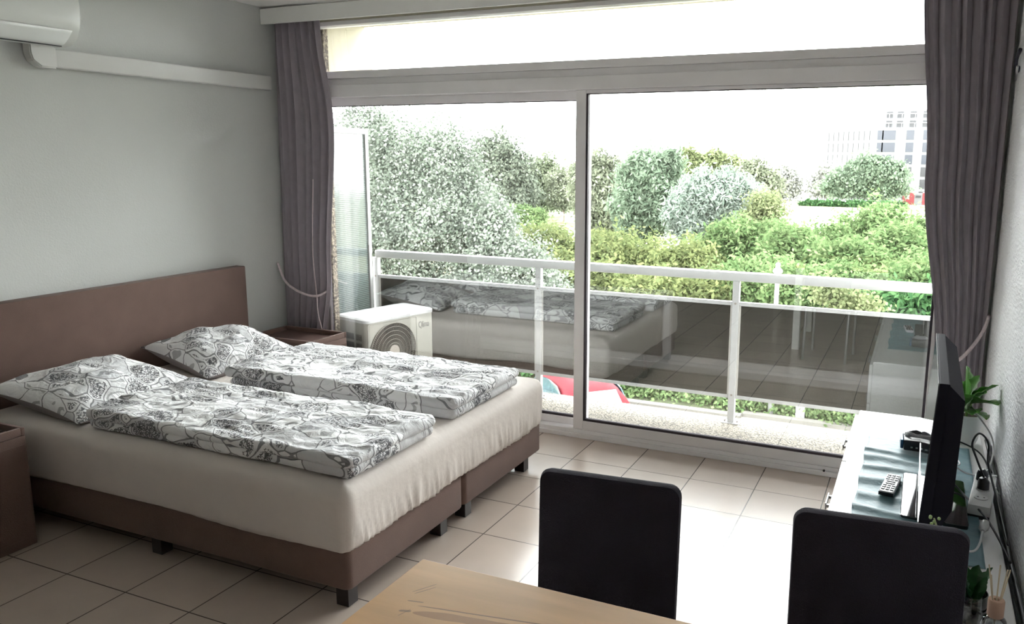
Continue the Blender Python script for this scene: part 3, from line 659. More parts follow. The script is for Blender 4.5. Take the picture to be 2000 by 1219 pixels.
for x in (.735, 1.865):
    for y in (-2.865, -3.685): obj('leg', bx(x - .03, x + .03, y - .03, y + .03, 0, .7219, .003), mat('white_table_leg', (.7, .69, .66), .4), tb)
b = B(); box(b, .766, 1.834, -2.875, -2.855, .66, .7219); box(b, .766, 1.834, -3.695, -3.675, .66, .7219); box(b, .725, .745, -3.654, -2.896, .66, .7219); box(b, 1.855, 1.875, -3.654, -2.896, .66, .7219); obj('apron', b, mat('white_table_leg', (.7, .69, .66), .4), tb)
def chair(label, loc, rz):
    T = thing('dining_chair', label, 'chair', loc, rz)
    b = B(); w = .182
    # backrest panel, upright with rounded upper corners, slightly leaning towards the window
    def ring(y, ins):
        pts = []; r = .028
        zt = .86 - ins; xw = w - ins
        pts += [(-xw, .44 + ins), (xw, .44 + ins)]
        for k in range(7): a = PI / 2 * k / 6; pts.append((xw - r + r * math.cos(a), zt - r + r * math.sin(a)))
        for k in range(7): a = PI / 2 + PI / 2 * k / 6; pts.append((-xw + r + r * math.cos(a), zt - r + r * math.sin(a)))
        return [b.verts.new((x * (1 + .02 * (z - .44)), y + (z - .44) * .06, z)) for x, z in pts]
    R_ = [ring(-.018, .012), ring(-.022 + .008, .003), ring(.0, 0), ring(.014, .003), ring(.02, .012)]
    for A, C in zip(R_, R_[1:]):
        for k in range(len(A)): b.faces.new((A[k], A[(k + 1) % len(A)], C[(k + 1) % len(C)], C[k]))
    b.faces.new(R_[0][::-1]); b.faces.new(R_[-1]); obj('backrest', b, chair_fab, T, smooth=True, world=False, angle=.7)
    b = B(); slab(b, -.20, .20, -.43, -.03, [(.01, .43), (0, .44), (0, .465), (.01, .48)], rc=.03, n_side=6, n_cor=5, top=5); obj('seat', b, chair_fab, T, smooth=True, world=False, angle=.7)
    for x in (-.17, .17):
        for y, dy in ((-.40, -.01), (-.06, .04)):
            b = B(); tube(b, [(x, y, .4295), (x, y + dy, .0)], .011, 10); obj('leg', b, chrome, T, smooth=True, world=False, angle=.8)
    for x in (-.155, .155): b = B(); tube(b, [(x, -.05, .415), (x, .0, .45)], .008, 8); obj('back_bracket', b, chrome, T, smooth=True, world=False)
    return T
chair('charcoal fabric dining chair, left of the two at the table', (1.010, -2.478, 0), .085)
chair('charcoal fabric dining chair, right of the two, beside the white cabinet', (1.640, -2.452, 0), .085)

# ---------------------------------------------------------------- balcony
struct('balcony_floor', bx(-2.6, 2.4, .171, 1.06, -.26, -.09), pebble)
b = B(); box(b, -1.98, 1.855, .131, .171, -.26, .0); struct('door_sill', b, pebble)
struct('balcony_soffit', bx(-2.6, 2.4, .171, .95, 2.60, 2.75), cream)
struct('balcony_beam', bx(-2.40, -2.27, .171, 1.03, 2.12, 2.60), cream)
rl = thing('balcony_railing', 'white metal balcony railing with smoked glass panels', 'railing', (-.1, .95, -.09))
YR = .95
b = B(); box(b, -2.23, 2.3, YR - .03, YR + .03, .868, .925, .008); obj('top_rail', b, white_alu, rl, smooth=True, angle=SH)
px = [-2.235, -.815, .605, 2.025]
for x in px:
    p_ = obj('post', bx(x - .022, x + .022, YR - .02, YR + .02, -.084, .868, .002), white_alu, rl)
    obj('base_plate', bx(x - .06, x + .06, YR - .035, YR + .035, -.09, -.0842, .001), white_alu, p_)
    dst = mat('dull_steel', (.25, .22, .2), .5, metal=.5)
    for z in (.72, .105): b = B(); tube(b, [(x, YR - .021, z), (x, YR - .024, z)], .007, 8); obj('bolt', b, dst, p_)
    for dx in (-.042, .042): b = B(); tube(b, [(x + dx, YR, -.0841), (x + dx, YR, -.072)], .007, 6); obj('bolt', b, dst, p_)
for a, c in zip(px, px[1:]):
    b = B(); box(b, a + .023, c - .023, YR - .014, YR + .014, .705, .730, .002); obj('middle_rail', b, white_alu, rl)
    b = B(); box(b, a + .023, c - .023, YR - .014, YR + .014, .080, .102, .002); obj('bottom_rail', b, white_alu, rl)
    obj('glass_panel', bx(a + .035, c - .035, YR - .003, YR + .003, .102, .705), smoke, rl)
    b = B(); box(b, a + .0235, a + .034, YR - .006, YR + .006, .103, .704); box(b, c - .034, c - .0235, YR - .006, YR + .006, .103, .704); obj('panel_gasket', b, mat('aged_seal', (.42, .40, .38), .7), rl)
sc = thing('privacy_screen', 'ribbed translucent privacy screen at the left end of the balcony', 'screen', (-2.255, .6, -.09))
b = B(); box(b, -2.27, -2.24, .87, .905, -.09, 1.85, .003); box(b, -2.27, -2.24, .18, .8695, 1.815, 1.85, .003); box(b, -2.27, -2.24, .18, .8695, -.09, -.05, .003); box(b, -2.27, -2.24, .18, .21, -.0495, 1.8145, .003); obj('frame', b, white_alu, sc)
obj('ribbed_pane', bx(-2.258, -2.252, .2105, .866, -.049, 1.814), ribbed, sc)
b = B(); box(b, -2.262, -2.239, .866, .8698, -.049, 1.814); box(b, -2.262, -2.239, .211, .8659, 1.811, 1.8145); obj('seal', b, mat('dark_seal', (.15, .15, .15), .6), sc)

# outdoor air conditioner unit
ou = thing('outdoor_unit', 'white outdoor air conditioner unit with round fan grille on the balcony', 'air conditioner', (-1.835, .505, -.09), math.radians(75.5))
ow, od, zb, zt = .62, .335, .06, .635
cream_w = mat('off_white_metal', (.25, .245, .22), .4, var=.02)
b = B(); slab(b, -ow / 2, ow / 2, -od / 2, od / 2, [(0, zb), (0, zt - .03)], rc=.035, n_side=8, n_cor=6, top=2); obj('casing', b, cream_w, ou, world=False, smooth=True, angle=.5)
b = B(); slab(b, -ow / 2 - .006, ow / 2 + .006, -od / 2 - .006, od / 2 + .006, [(0, zt - .0299), (0, zt - .010), (.014, zt)], rc=.04, n_side=8, n_cor=6, top=3); obj('top_cover', b, white_alu, ou, world=False, smooth=True, angle=.5)
b = B(); box(b, -.25, -.20, -.15, .15, 0, .0599); box(b, .20, .25, -.15, .15, 0, .0599); obj('foot', b, black_m, ou, world=False)
fy = -od / 2; fcx, fcz, fr_ = -.078, .375, .205
b = B()
def rr2(x0, x1, z0, z1, r, y):
    pts = []
    for cx_, cz_, a0 in ((x1 - r, z1 - r, 0), (x0 + r, z1 - r, PI / 2), (x0 + r, z0 + r, PI), (x1 - r, z0 + r, 1.5 * PI)):
        for k in range(6): a = a0 + PI / 2 * k / 5; pts.append(Vector((cx_ + r * math.cos(a), y, cz_ + r * math.sin(a))))
    return pts
P = rr2(-.298, .142, .13, .598, .02, fy - .002); tube(b, P + [P[0]], .004, 6, caps=False); obj('fan_surround', b, cream_w, ou, world=False, smooth=True)
b = B(); tube(b, [(fcx, fy - .0005, fcz), (fcx, fy - .0015, fcz)], fr_, 48); obj('fan_opening', b, mat('dark_fan_recess', (.02, .02, .018), .8), ou, world=False)
grille = mat('beige_fan_grille', (.17, .16, .14), .5)
b = B()
for r_ in (.06, .088, .118, .148, .178, .205):
    P = [(fcx + r_ * math.cos(a), fy - .007, fcz + r_ * math.sin(a)) for a in [2 * PI * k / 40 for k in range(41)]]; tube(b, P, .0022 if r_ < .2 else .004, 5, caps=False)
for k in range(84):
    a = 2 * PI * k / 84; P = [(fcx + r_ * math.cos(a + (.205 - r_) * 1.6), fy - .005, fcz + r_ * math.sin(a + (.205 - r_) * 1.6)) for r_ in (.045, .085, .125, .165, .205)]; tube(b, P, .0013, 4, caps=False)
obj('fan_grille', b, grille, ou, world=False, smooth=True)
b = B(); tube(b, [(fcx, fy - .003, fcz), (fcx, fy - .012, fcz)], .045, 28); obj('fan_hub', b, mat('pale_hub', (.30, .27, .24), .5), ou, world=False)
b = B(); sx = -ow / 2
for r_ in range(7):
    z = .50 - r_ * .062
    for y0, y1 in (((-.115, -.05) if r_ else (-.115, -.05)), (-.03, .10)):
        box(b, sx - .0015, sx - .0002, y0, y1, z - .022, z + .022)
obj('side_vent', b, mat('dark_vent', (.03, .03, .028), .6), ou, world=False)
b = B()
for r_ in range(7):
    z = .50 - r_ * .062
    for k in range(5): box(b, sx - .004, sx - .0016, -.115, -.05, z - .018 + k * .009, z - .016 + k * .009)
obj('vent_rib', b, cream_w, ou, world=False)
fc = bpy.data.curves.new('brand_text', 'FONT'); fc.body = 'Qlima'; fc.size = .066; fc.extrude = .0008; fc.space_character = .95
fo = bpy.data.objects.new('tmp_text', fc); COL.objects.link(fo); dg = bpy.context.evaluated_depsgraph_get(); me = bpy.data.meshes.new_from_object(fo.evaluated_get(dg)); bpy.data.objects.remove(fo)
for v in me.vertices: x, y, z = v.co; v.co = (x + .160, fy - .0012 - z, y + .505)
# keep the lettering narrow enough for the panel
for v in me.vertices: v.co.x = .160 + (v.co.x - .160) * .66
me.materials.append(mat('grey_lettering', (.02, .022, .03), .5)); lo = bpy.data.objects.new('brand_lettering', me); COL.objects.link(lo); lo.parent = ou

# ---------------------------------------------------------------- outside ground
GZ = -3.2
def gz(y): return GZ - max(0, (y - 92)) * .048
b = B()
ysg = [-8, 9, 30, 92, 130, 190, 420]
V = [[b.verts.new((x, y, gz(y) - .02)) for y in ysg] for x in (-260, -40, 0, 40, 260)]
for i in range(4):
    for j in range(len(ysg) - 1): b.faces.new((V[i][j], V[i + 1][j], V[i + 1][j + 1], V[i][j + 1]))
struct('ground', b, mat('dry_dune_grass', (.20, .20, .11), .95, var=.18, vscale=.5))
struct('street', bx(-30, 12, 1.3, 10.72, GZ - .015, GZ), mat('pale_sandy_paving', (.20, .185, .15), .9, var=.08, vscale=2))
b = B(); box(b, -30, -1.2, 10.52, 10.72, GZ, GZ + .07); box(b, -1.2, 12, 10.72, 10.90, GZ, GZ + .07); struct('kerb', b, mat('grey_kerb_stone', (.10, .095, .085), .9))
struct('verge', bx(-30, 14, 10.9, 24, GZ - .015, GZ + .02), mat('dark_undergrowth_soil', (.04, .05, .02), .95, var=.3, vscale=3))  # soil of an even dark green tone
struct('lawn', bx(-45, -14, 46, 70, GZ - .019, GZ + .01), mat('mown_lawn', (.10, .14, .045), .95, var=.12, vscale=1))
struct('footpath', bx(-45, -10, 36, 46, GZ - .019, GZ + .01), mat('sand_path', (.66, .60, .50), .95, var=.08, vscale=1))

# ---------------------------------------------------------------- plants outside
def leafcloud(name, blobs, n, size, m, seed, parent=None, elong=1.6, shell=.45, clump=.12, droop=0.0):
    rg = np.random.default_rng(seed); bl = np.array(blobs, float)
    wgt = (bl[:, 3] * bl[:, 4] * bl[:, 5]) ** .67; idx = rg.choice(len(bl), n, p=wgt / wgt.sum())
    # clumps of leaves sitting at the twig ends
    nc = max(8, n // 14); ci = rg.choice(len(bl), nc, p=wgt / wgt.sum())
    d = rg.normal(size=(nc, 3)); d /= np.linalg.norm(d, axis=1)[:, None]; rad = shell + (1.04 - shell) * rg.random(nc) ** .6
    rad *= 1 + .20 * np.sin(d[:, 0] * 6 + ci * 1.7) * np.cos(d[:, 2] * 5 + seed) + .10 * np.sin(d[:, 1] * 13 + d[:, 2] * 11 + ci)
    sprig = rg.random(nc) < .14; rad[sprig] *= 1 + .35 * rg.random(sprig.sum())
    cc = bl[ci, :3] + d * rad[:, None] * bl[ci, 3:6]
    k = rg.integers(0, nc, n); P = cc[k] + rg.normal(size=(n, 3)) * clump
    out = d[k] * .6 + rg.normal(size=(n, 3)) * .7; out[:, 2] += .35 - droop; out /= np.linalg.norm(out, axis=1)[:, None]
    a = rg.normal(size=(n, 3)); a[:, 2] -= droop * 2; a -= (a * out).sum(1)[:, None] * out; a /= np.linalg.norm(a, axis=1)[:, None]; bb = np.cross(out, a)
    s = size * (.7 + .6 * rg.random(n))[:, None]
    v = np.stack([P - a * s * elong / 2, P + bb * s / 2, P + a * s * elong / 2, P - bb * s / 2], 1).reshape(-1, 3)
    if parent is not None: v = v - np.array(root_of(parent).location)
    me = bpy.data.meshes.new(name); me.vertices.add(4 * n); me.loops.add(4 * n); me.polygons.add(n)
    me.vertices.foreach_set('co', v.astype('f').ravel()); me.loops.foreach_set('vertex_index', np.arange(4 * n, dtype='i')); me.polygons.foreach_set('loop_start', np.arange(0, 4 * n, 4, dtype='i')); me.polygons.foreach_set('loop_total', np.full(n, 4, 'i'))
    me.update(); me.materials.append(m); o = bpy.data.objects.new(name, me); COL.objects.link(o)
    if parent is not None: o.parent = parent
    return o
bark = mat('grey_bark', (.16, .13, .11), .9, var=.2, vscale=8)
def tree(name, label, cat, blobs, n, size, m, seed, base=None, limbs=True, tr_=.09, group=None, **k):
    bl = blobs; cx = sum(q[0] for q in bl) / len(bl) if base is None else base[0]; cy = sum(q[1] for q in bl) / len(bl) if base is None else base[1]
    T = thing(name, label, cat, (cx, cy, gz(cy)), 0, group)
    leafcloud('foliage', bl, n, size, m, seed, T, **k)
    b = B(); top = max(bl, key=lambda q: q[3] * q[5]); z0 = gz(cy)
    tube(b, smooth_path([(cx, cy, z0 - .05), (cx + .05, cy, (z0 + top[2]) / 2), (top[0], top[1], top[2])], 4), [tr_ * (1 - .6 * i / 8) for i in range(9)], 7)
    obj('trunk', b, bark, T, smooth=True)
    if limbs:
        b = B()
        for q in bl:
            mid = Vector((cx, cy, z0)).lerp(Vector(q[:3]), .45); tube(b, smooth_path([(cx, cy, z0 + (q[2] - z0) * .25), mid, q[:3]], 4), [tr_ * .5 * (1 - .8 * i / 8) for i in range(9)], 5)
        obj('branch', b, bark, T, smooth=True)
    return T
L_silver = leaf_mat('silver_leaves', (.72, .78, .68), (.20, .27, .18), .3)
L_pine = leaf_mat('grey_pine_needles', (.34, .38, .30), (.22, .27, .20), .15)
L_oak = leaf_mat('dull_green_leaves', (.46, .52, .34), (.28, .35, .21), .3)
L_oliv = leaf_mat('grey_olive_leaves', (.58, .62, .46), (.34, .40, .26), .3)
L_will = leaf_mat('willow_leaves', (.62, .76, .56), (.34, .48, .32), .4)
L_wils = leaf_mat('silver_willow_leaves', (.85, .95, .84), (.46, .60, .48), .35)
L_yel = leaf_mat('yellow_green_leaves', (.58, .64, .34), (.34, .42, .20), .4)
L_bush = leaf_mat('bright_bush_leaves', (.46, .62, .28), (.22, .38, .15), .4)
L_bush2 = leaf_mat('warm_bush_leaves', (.50, .56, .24), (.25, .33, .14), .4)
L_dark = leaf_mat('deep_bush_leaves', (.18, .36, .14), (.08, .20, .08), .3)
silver = [[-10.63, 13.0, 1.34, 0.97, 0.78, 1.23], [-9.27, 13.0, 1.36, 0.94, 0.76, 1.2], [-12.12, 13.5, 1.72, 0.81, 0.65, 0.95], [-8.63, 13.0, 0.5, 0.75, 0.6, 1.0], [-9.89, 12.5, -0.4, 1.52, 0.91, 1.14], [-7.72, 12.5, -0.66, 1.09, 0.68, 0.85], [-6.52, 12.0, -0.77, 0.69, 0.46, 0.58], [-11.51, 13.5, 2.58, 0.37, 0.23, 0.29], [-6.01, 12.0, -1.21, 0.57, 0.37, 0.46], [-12.24, 13.5, 2.72, 0.3, 0.15, 0.19], [-9.59, 12.0, -1.96, 1.87, 0.6, 0.75], [-11.81, 13.0, 0.14, 0.94, 0.75, 1.2], [-6.98, 12.0, -1.63, 1.06, 0.47, 0.59], [-7.57, 12.5, 0.19, 0.54, 0.43, 0.54]]
tree('silver_poplar', 'large silvery white-leaved tree behind the left half of the railing', 'tree', silver, 120000, .052, L_silver, 1, base=(-9.6, 13.4), tr_=.16, shell=.35, clump=.13)
tree('pine_tree', 'dark grey-green pine on the skyline, tallest crown left of the door stile', 'tree', [[-28.0, 50.0, 1.92, 1.61, 1.16, 1.45], [-26.5, 50.0, 0.43, 1.71, 1.37, 1.9], [-28.68, 50.0, 0.02, 1.93, 1.55, 1.93], [-25.66, 50.0, -1.25, 1.33, 1.06, 1.33], [-28.25, 50.0, -1.51, 2.32, 1.08, 1.36]], 26000, .15, L_pine, 2, tr_=.2, limbs=False, clump=.22)
tree('round_tree', 'round green tree between the dark pine and the lawn tree', 'tree', [[-27.19, 57.0, 0.31, 1.35, 1.08, 1.39], [-27.52, 57.0, -1.59, 1.49, 1.02, 1.28], [-26.58, 57.0, -0.73, 1.27, 1.01, 1.27]], 11000, .16, L_oak, 3, tr_=.18, limbs=False, clump=.25)
tree('lawn_tree', 'small tree with bare trunk on the lawn, just left of the door stile', 'tree', [[-23.01, 52.0, -0.51, 1.31, 0.98, 1.23], [-23.21, 52.0, -1.27, 1.39, 0.68, 0.85], [-21.97, 52.0, 0.08, 0.95, 0.76, 1.14]], 11000, .14, L_oliv, 4, base=(-23.2, 52.0), tr_=.12, limbs=False, clump=.22)
tree('olive_willow', 'olive-grey feathery tree just right of the door stile', 'tree', [[-11.61, 30.0, 0.71, 0.92, 0.73, 1.1], [-11.46, 30.0, -0.66, 0.97, 0.77, 1.15], [-11.82, 30.0, -1.36, 0.81, 0.56, 0.7], [-12.2, 30.0, .1, .8, .6, 1.1], [-12.6, 30.5, .6, .7, .6, 1.0]], 24000, .085, L_oliv, 5, elong=2.6, droop=.3)
tree('green_willow', 'pale green feathery willow left of the silvery willow', 'tree', [[-8.22, 26.0, 0.94, 1.03, 0.79, 0.99], [-8.33, 26.0, -0.34, 1.1, 0.88, 1.1], [-7.62, 26.0, 0.08, 0.89, 0.71, 1.18], [-8.63, 26.0, -0.95, 0.7, 0.48, 0.6], [-7.25, 26.0, 1.25, 0.49, 0.39, 0.68]], 34000, .07, L_will, 6, elong=3.0, droop=.4)
tree('silver_willow', 'rounded silvery willow in the middle of the right pane', 'tree', [[-5.51, 24.0, 0.31, 0.9, 0.65, 0.81], [-4.61, 24.0, 0.33, 0.89, 0.64, 0.8], [-5.3, 24.0, -0.49, 1.08, 0.58, 0.72], [-6.23, 24.0, -0.34, 0.55, 0.44, 0.73], [-4.06, 24.0, 0.08, 0.62, 0.49, 0.71]], 34000, .062, L_wils, 7, elong=3.0, droop=.3)
tree('distant_tree', 'yellow-green tree showing above the silvery willow', 'tree', [[-14.13, 60.0, 1.03, 1.82, 0.78, 0.97], [-16.02, 60.0, 1.42, 1.02, 0.72, 0.9], [-12.3, 60.0, 0.85, 1.2, 0.64, 0.8]], 10000, .17, L_yel, 8, limbs=False, clump=.25)
tree('distant_tree', 'pale faded tree right of the yellow-green one on the skyline', 'tree', [[-9.71, 55.0, 0.21, 1.28, 0.94, 1.17], [-8.6, 55.0, -0.32, 0.91, 0.73, 0.91]], 7000, .16, L_oliv, 9, limbs=False, clump=.25)
tree('yellow_bush', 'yellow-green bush at the right foot of the silvery willow', 'bush', [[-2.93, 22.0, 0.13, 0.57, 0.36, 0.45], [-3.15, 22.0, -0.38, 0.65, 0.33, 0.41], [-3.1, 21.6, -.9, .8, .4, .5]], 9000, .06, L_yel, 10, limbs=False)
tree('round_green_tree', 'broad green tree in front of the white apartment block', 'tree', [[-4.23, 100.0, 0.24, 2.74, 1.36, 1.7], [-2.21, 100.0, -0.34, 1.69, 1.26, 1.57], [-6.74, 100.0, -1.01, 2.77, 1.18, 1.48], [-4.95, 100.0, -1.77, 4.59, 0.78, 0.98]], 22000, .24, L_will, 11, limbs=False, clump=.35)
tree('clipped_hedge', 'clipped green hedge at the edge of the lawn', 'hedge', [[-23.14, 45.0, -2.12, 0.9, 0.39, 0.49], [-22.18, 45.0, -2.33, 0.76, 0.44, 0.55], [-24.11, 45.0, -2.05, 0.7, 0.33, 0.42], [-23.1, 45, -2.7, 1.6, .4, .4]], 9000, .10, L_bush, 12, limbs=False)
tree('hedge_strip', 'low dark hedge line crossing the pale field', 'hedge', [[-9.6 + 1.1 * k, 85.0, -2.95, .8, .4, .28] for k in range(9)], 6000, .18, L_dark, 13, limbs=False)
tree('blossom_shrub', 'yellow-leaved branch sticking out just above the railing panel', 'shrub', [[0.32, 10.6, -0.70, 0.27, 0.12, 0.13], [0.66, 10.6, -0.84, 0.27, 0.1, 0.09], [0.12, 10.6, -0.60, 0.13, 0.1, 0.11], [.95, 10.6, -.95, .2, .1, .08]], 2200, .05, L_yel, 14, base=(.4, 11.2), limbs=True, tr_=.02)
# bushes filling the strip beyond the street
random.seed(8)
GL = 'dense bright green bush in the thicket behind the right pane'
HL = 'yellow-green bush in the thicket across the street, left and middle'
def bush(x, y, top, rx, m, n, sz, seed, label, grp):
    bl = [[x, y, (top + GZ) / 2, rx, rx * .8, (top - GZ) / 2 + .05]]
    for k in range(4): bl.append([x + random.uniform(-.6, .6) * rx, y + random.uniform(-.5, .2) * rx, top - random.uniform(.15, .6) * rx, rx * random.uniform(.35, .55), rx * .45, rx * random.uniform(.3, .5)])
    tree('bush', label, 'bush', bl, n, sz, m, seed, base=(x, y + .2), limbs=False, tr_=.03, group=grp, shell=.55, clump=.10, elong=2.2)
sd_ = 30
for x, y, z, rx in ((-7.9, 17, -.7, 1.3), (-6.5, 18, -.75, 1.4), (-5.2, 17, -.85, 1.3), (-3.95, 16.3, -.85, 1.2), (-9.2, 16, -1.0, 1.2), (-6.6, 14.6, -1.15, 1.1), (-5.3, 13.9, -1.3, 1.1), (-4.1, 13.6, -1.25, 1.1), (-3.0, 13.4, -1.15, 1.0)):
    sd_ += 1; bush(x, y, z + .15, rx, L_bush2, 13000, .062, sd_, HL, 'yellow-green bushes across the street')
for x, y, z, rx in ((-3.3, 17.5, -.25, 1.2), (-2.2, 17.5, -.2, 1.2), (-1.9, 13.9, -.85, 1.1), (-1.2, 16.3, -.35, 1.2), (-.6, 13.3, -.85, 1.0), (-.7, 18.4, -.35, 1.2), (.2, 15.4, -.4, 1.1), (.35, 19.5, .2, 1.2), (.5, 13.2, -.85, 1.0), (1.3, 16.4, -.1, 1.3), (1.6, 13.4, -.6, 1.1), (1.9, 19.3, -.2, 1.2), (2.5, 14.8, -.4, 1.3), (3.1, 18, -.15, 1.3)):
    sd_ += 1; bush(x, y, z + .1, rx, L_bush, 15000, .058, sd_, GL, 'bright green bushes behind the right pane')
tree('thicket_bush', 'dark green leafy bush right of the yellow branch, just above the railing panel', 'bush', [[1.4, 11.9, -1.35, .9, .5, .6], [2.1, 11.9, -1.3, .8, .5, .7], [.9, 11.9, -1.8, .9, .5, .6]], 9000, .07, L_dark, 60, limbs=False, elong=2.2)
b = leafcloud('ground_ivy', [[-3.8 + k * .75, 11.35 + .1 * (k % 3), GZ + .12, .55, .45, .30] for k in range(9)], 22000, .055, L_bush, 61); tag(b, 'low green ground cover along the kerb under the bushes', 'ground cover', kind='stuff')
b = leafcloud('undergrowth', [[-9.5 + k * .8, 11.6 + .2 * (k % 3), GZ + .35, .6, .5, .5] for k in range(8)], 15000, .06, L_dark, 62); tag(b, 'dark undergrowth behind the parked red car', 'undergrowth', kind='stuff')

# ---------------------------------------------------------------- objects across the street
lp = thing('lamp_post', 'thin white lamp post standing at the kerb behind the railing', 'lamp post', (-.73, 11.1, GZ))
b = B(); tube(b, [(-.73, 11.1, GZ + .0), (-.73, 11.1, -.46)], [.052, .038], 12); obj('pole', b, white_alu, lp, smooth=True)
b = B(); lathe(b, [(0, -.459), (.07, -.459), (.095, -.43), (.09, -.40), (.05, -.36), (.035, -.33), (.05, -.30), (.04, -.27), (0, -.255)], -.73, 11.1, 16); obj('lamp_head', b, white_alu, lp, smooth=True)
b = B(); box(b, -.25, -.09, 11.0, 11.1, GZ + .021, GZ + .25, .004); tag(obj('utility_box', b, white_alu), 'short white utility marker standing by the kerb right of the lamp post', 'marker')

# red car parked in the street
car = thing('car', 'small red car parked below the balcony', 'car', (-3.85, 8.65, GZ), math.radians(135))
car.scale = (.79, .79, .79)
red = mat('red_car_paint', (.11, .014, .019), .5, var=.03, spec=.08); cglass = mat('car_window_glass', (.03, .06, .07), .05, var=.2); silverp = mat('pale_car_body', (.09, .08, .08), .5, var=.03, spec=.1)
def carsec(x, hw, zlo, pts): return [(x, -hw * a, zlo + h) for a, h in pts] 
b = B(); rows = []
for x, hw, zb_, zt_ in ((-1.75, .62, .35, .78), (-1.62, .74, .25, .92), (-1.2, .80, .22, .96), (-.3, .81, .22, .95), (.6, .80, .22, .93), (1.2, .77, .22, .86), (1.65, .68, .28, .72), (1.75, .55, .35, .60)):
    r_ = []
    for k in range(13):
        a = PI * k / 12; c, s_ = math.cos(a), math.sin(a); r_.append(b.verts.new((x, hw * (abs(c) ** .35) * (1 if c > 0 else -1), zb_ + (zt_ - zb_) * s_ ** .45)))
    rows.append(r_)
for A, C in zip(rows, rows[1:]):
    for k in range(12): b.faces.new((A[k], A[k + 1], C[k + 1], C[k]))
    b.faces.new((A[12], A[0], C[0], C[12]))
b.faces.new(rows[0][::-1]); b.faces.new(rows[-1]); obj('body', b, silverp, car, world=False, smooth=True, angle=.9)
b = B(); rows = []
for x, hw, zt_ in ((-1.60, .70, .97), (-1.42, .66, 1.22), (-1.18, .61, 1.40), (-.8, .59, 1.47), (-.3, .59, 1.49), (.15, .58, 1.45), (.5, .60, 1.30), (.95, .66, .98)):
    r_ = []
    for k in range(17):
        a = PI * k / 16; c, s_ = math.cos(a), math.sin(a); r_.append(b.verts.new((x, (hw + .10 * (1 - s_)) * (abs(c) ** .5) * (1 if c > 0 else -1), .88 + (zt_ - .88) * s_ ** .5)))
    rows.append(r_)
for A, C in zip(rows, rows[1:]):
    for k in range(16): b.faces.new((A[k], A[k + 1], C[k + 1], C[k]))
b.faces.new(rows[0][::-1]); b.faces.new(rows[-1]); obj('cabin_roof', b, red, car, world=False, smooth=True, angle=.9)
def patch(name, q, m, off):
    b = B(); vs = [b.verts.new(p) for p in q]; b.faces.new(vs); r_ = bmesh.ops.extrude_face_region(b, geom=b.faces[:]); bmesh.ops.translate(b, verts=[v for v in r_['geom'] if isinstance(v, bmesh.types.BMVert)], vec=off); obj(name, b, m, car, world=False)
patch('rear_window', [(-1.615, -.50, 1.03), (-1.615, .50, 1.03), (-1.40, .44, 1.29), (-1.40, -.44, 1.29)], mat('sky_lit_rear_window', (.16, .18, .19), .1), (-.03, 0, .02))
for s_ in (-1, 1):
    arc = [(-1.28, s_ * .735, 1.02), (-1.12, s_ * .695, 1.22), (-.85, s_ * .665, 1.32), (-.35, s_ * .66, 1.35), (.05, s_ * .67, 1.31), (.35, s_ * .705, 1.18), (.62, s_ * .745, 1.00)]
    patch('side_window', arc, cglass, (0, s_ * .03, 0))
for x in (-1.15, 1.12):
    for s_ in (-1, 1):
        b = B(); tube(b, [(x, s_ * .64, .30), (x, s_ * .82, .30)], .30, 24); w_ = obj('wheel', b, black_m, car, world=False, smooth=True, angle=.8)
        b = B(); tube(b, [(x, s_ * .821, .30), (x, s_ * .83, .30)], .17, 16); obj('hub_cap', b, chrome, w_, world=False)
patch('windscreen', [(.93, -.56, 1.02), (.93, .56, 1.02), (.53, .48, 1.31), (.53, -.48, 1.31)], cglass, (.03, 0, .02))

# park fence
fe = thing('park_fence', 'low wooden post-and-rail fence along the lawn', 'fence', (-21.5, 47, GZ))
fw = mat('weathered_wood', (.22, .18, .14), .9)
for k in range(6):
    x = -24.6 + k * 1.75; obj('post', bx(x - .09, x + .09, 46.9, 47.08, GZ - .05, GZ + 1.15), fw, fe)
for z in (.45, .95): obj('rail', bx(-25, -14.5, 46.85, 46.899, GZ + z, GZ + z + .07), fw, fe)

# white apartment block far away
BYY = 190
ab = thing('apartment_block', 'white apartment block on the skyline behind the right curtain', 'building', (0, 196, gz(BYY)))
bw = mat('bright_white_facade', (.125, .125, .13), .7, var=.02); wn_ = mat('blue_grey_window', (.016, .02, .032), .2, var=.2); wn2 = mat('pale_grey_window', (.018, .018, .022), .3, var=.15)
b = B(); z0 = gz(BYY); prism(b, [(-9.8, 190), (9, 190), (9, 212), (-21.5, 212), (-21.5, 204)], 'z', z0, 8.4); obj('wall', b, bw, ab)
b = B(); prism(b, [(-9.0, 191.2), (9, 191.2), (9, 211), (-18, 211), (-18, 203.5)], 'z', 8.4, 10.4); prism(b, [(-7.6, 192.4), (9, 192.4), (9, 210), (-14, 210), (-14, 202)], 'z', 10.4, 12.4); obj('upper_storey', b, bw, ab)
for zc in (8.45, 10.45):
    b = B(); tube(b, [(-9.4, 190.2, zc + 1.0), (9, 190.2, zc + 1.0)], .07, 4); tube(b, [(-9.4, 190.2, zc + 1.0), (-18.5, 203.3, zc + 1.0)], .06, 4)
    for k in range(14): tube(b, [(-9.4 + k * 1.3, 190.2, zc), (-9.4 + k * 1.3, 190.2, zc + 1.0)], .05, 4)
    obj('terrace_railing', b, mat('grey_rail', (.5, .5, .52), .5), ab)
rng = random.Random(5)
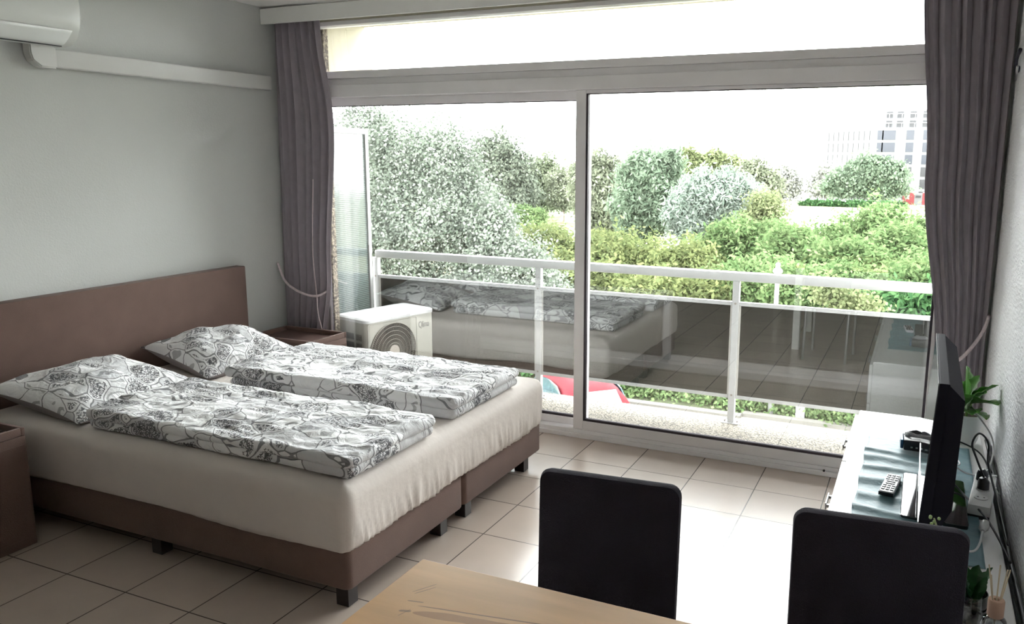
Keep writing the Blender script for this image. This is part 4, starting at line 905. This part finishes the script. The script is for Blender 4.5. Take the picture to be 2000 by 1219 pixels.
for r_ in range(6):
    z = 6.9 - r_ * 2.62
    for x, w in ((-8.9, 1.2), (-7.2, 2.7), (-2.9, 1.5), (.5, 1.6), (4, 2), (7, 1.4)):
        obj('window', bx(x - w / 2 + .6, x + w / 2 + .6, 189.93, 189.999, z - 1.0, z + 1.0), wn_ if r_ < 3 else wn2, ab)
    for k in range(9):
        t_ = (k + .6) / 9.5; x, y = -9.8 - 11.7 * t_, 190 + 14 * t_; dx, dy = -11.7 / 18.25, 14 / 18.25; nx, ny = -dy, dx
        b = B(); q = [(x, y), (x + dx * .55, y + dy * .55), (x + dx * .55 + nx * .07, y + dy * .55 + ny * .07), (x + nx * .07, y + ny * .07)]; prism(b, q, 'z', z - 1.0, z + 1.0); obj('window', b, wn2, ab)
for zc, yy in ((9.4, 191.19), (11.4, 192.39)):
    for x in (-6.8, -4.6, -2.0, .6, 3.4): obj('window', bx(x - .6, x + .6, yy - .07, yy - .001, zc - .7, zc + .6), wn2, ab)
st = thing('red_pavilion', 'small red and white flat pavilion in front of the apartment block', 'pavilion', (1.6, 106, gz(106)))
rw = mat('red_panel', (.15, .015, .02), .6); z0 = gz(106)
obj('red_wall', bx(-.9, .45, 106, 108, z0, z0 + 1.5), rw, st); obj('white_door_bay', bx(.451, 1.35, 106.02, 108, z0, z0 + 1.35), bw, st); obj('red_wall', bx(1.351, 4.2, 106, 108, z0, z0 + 1.5), rw, st); obj('window', bx(.6, 1.2, 105.95, 106.019, z0 + .9, z0 + 1.15), wn2, st)
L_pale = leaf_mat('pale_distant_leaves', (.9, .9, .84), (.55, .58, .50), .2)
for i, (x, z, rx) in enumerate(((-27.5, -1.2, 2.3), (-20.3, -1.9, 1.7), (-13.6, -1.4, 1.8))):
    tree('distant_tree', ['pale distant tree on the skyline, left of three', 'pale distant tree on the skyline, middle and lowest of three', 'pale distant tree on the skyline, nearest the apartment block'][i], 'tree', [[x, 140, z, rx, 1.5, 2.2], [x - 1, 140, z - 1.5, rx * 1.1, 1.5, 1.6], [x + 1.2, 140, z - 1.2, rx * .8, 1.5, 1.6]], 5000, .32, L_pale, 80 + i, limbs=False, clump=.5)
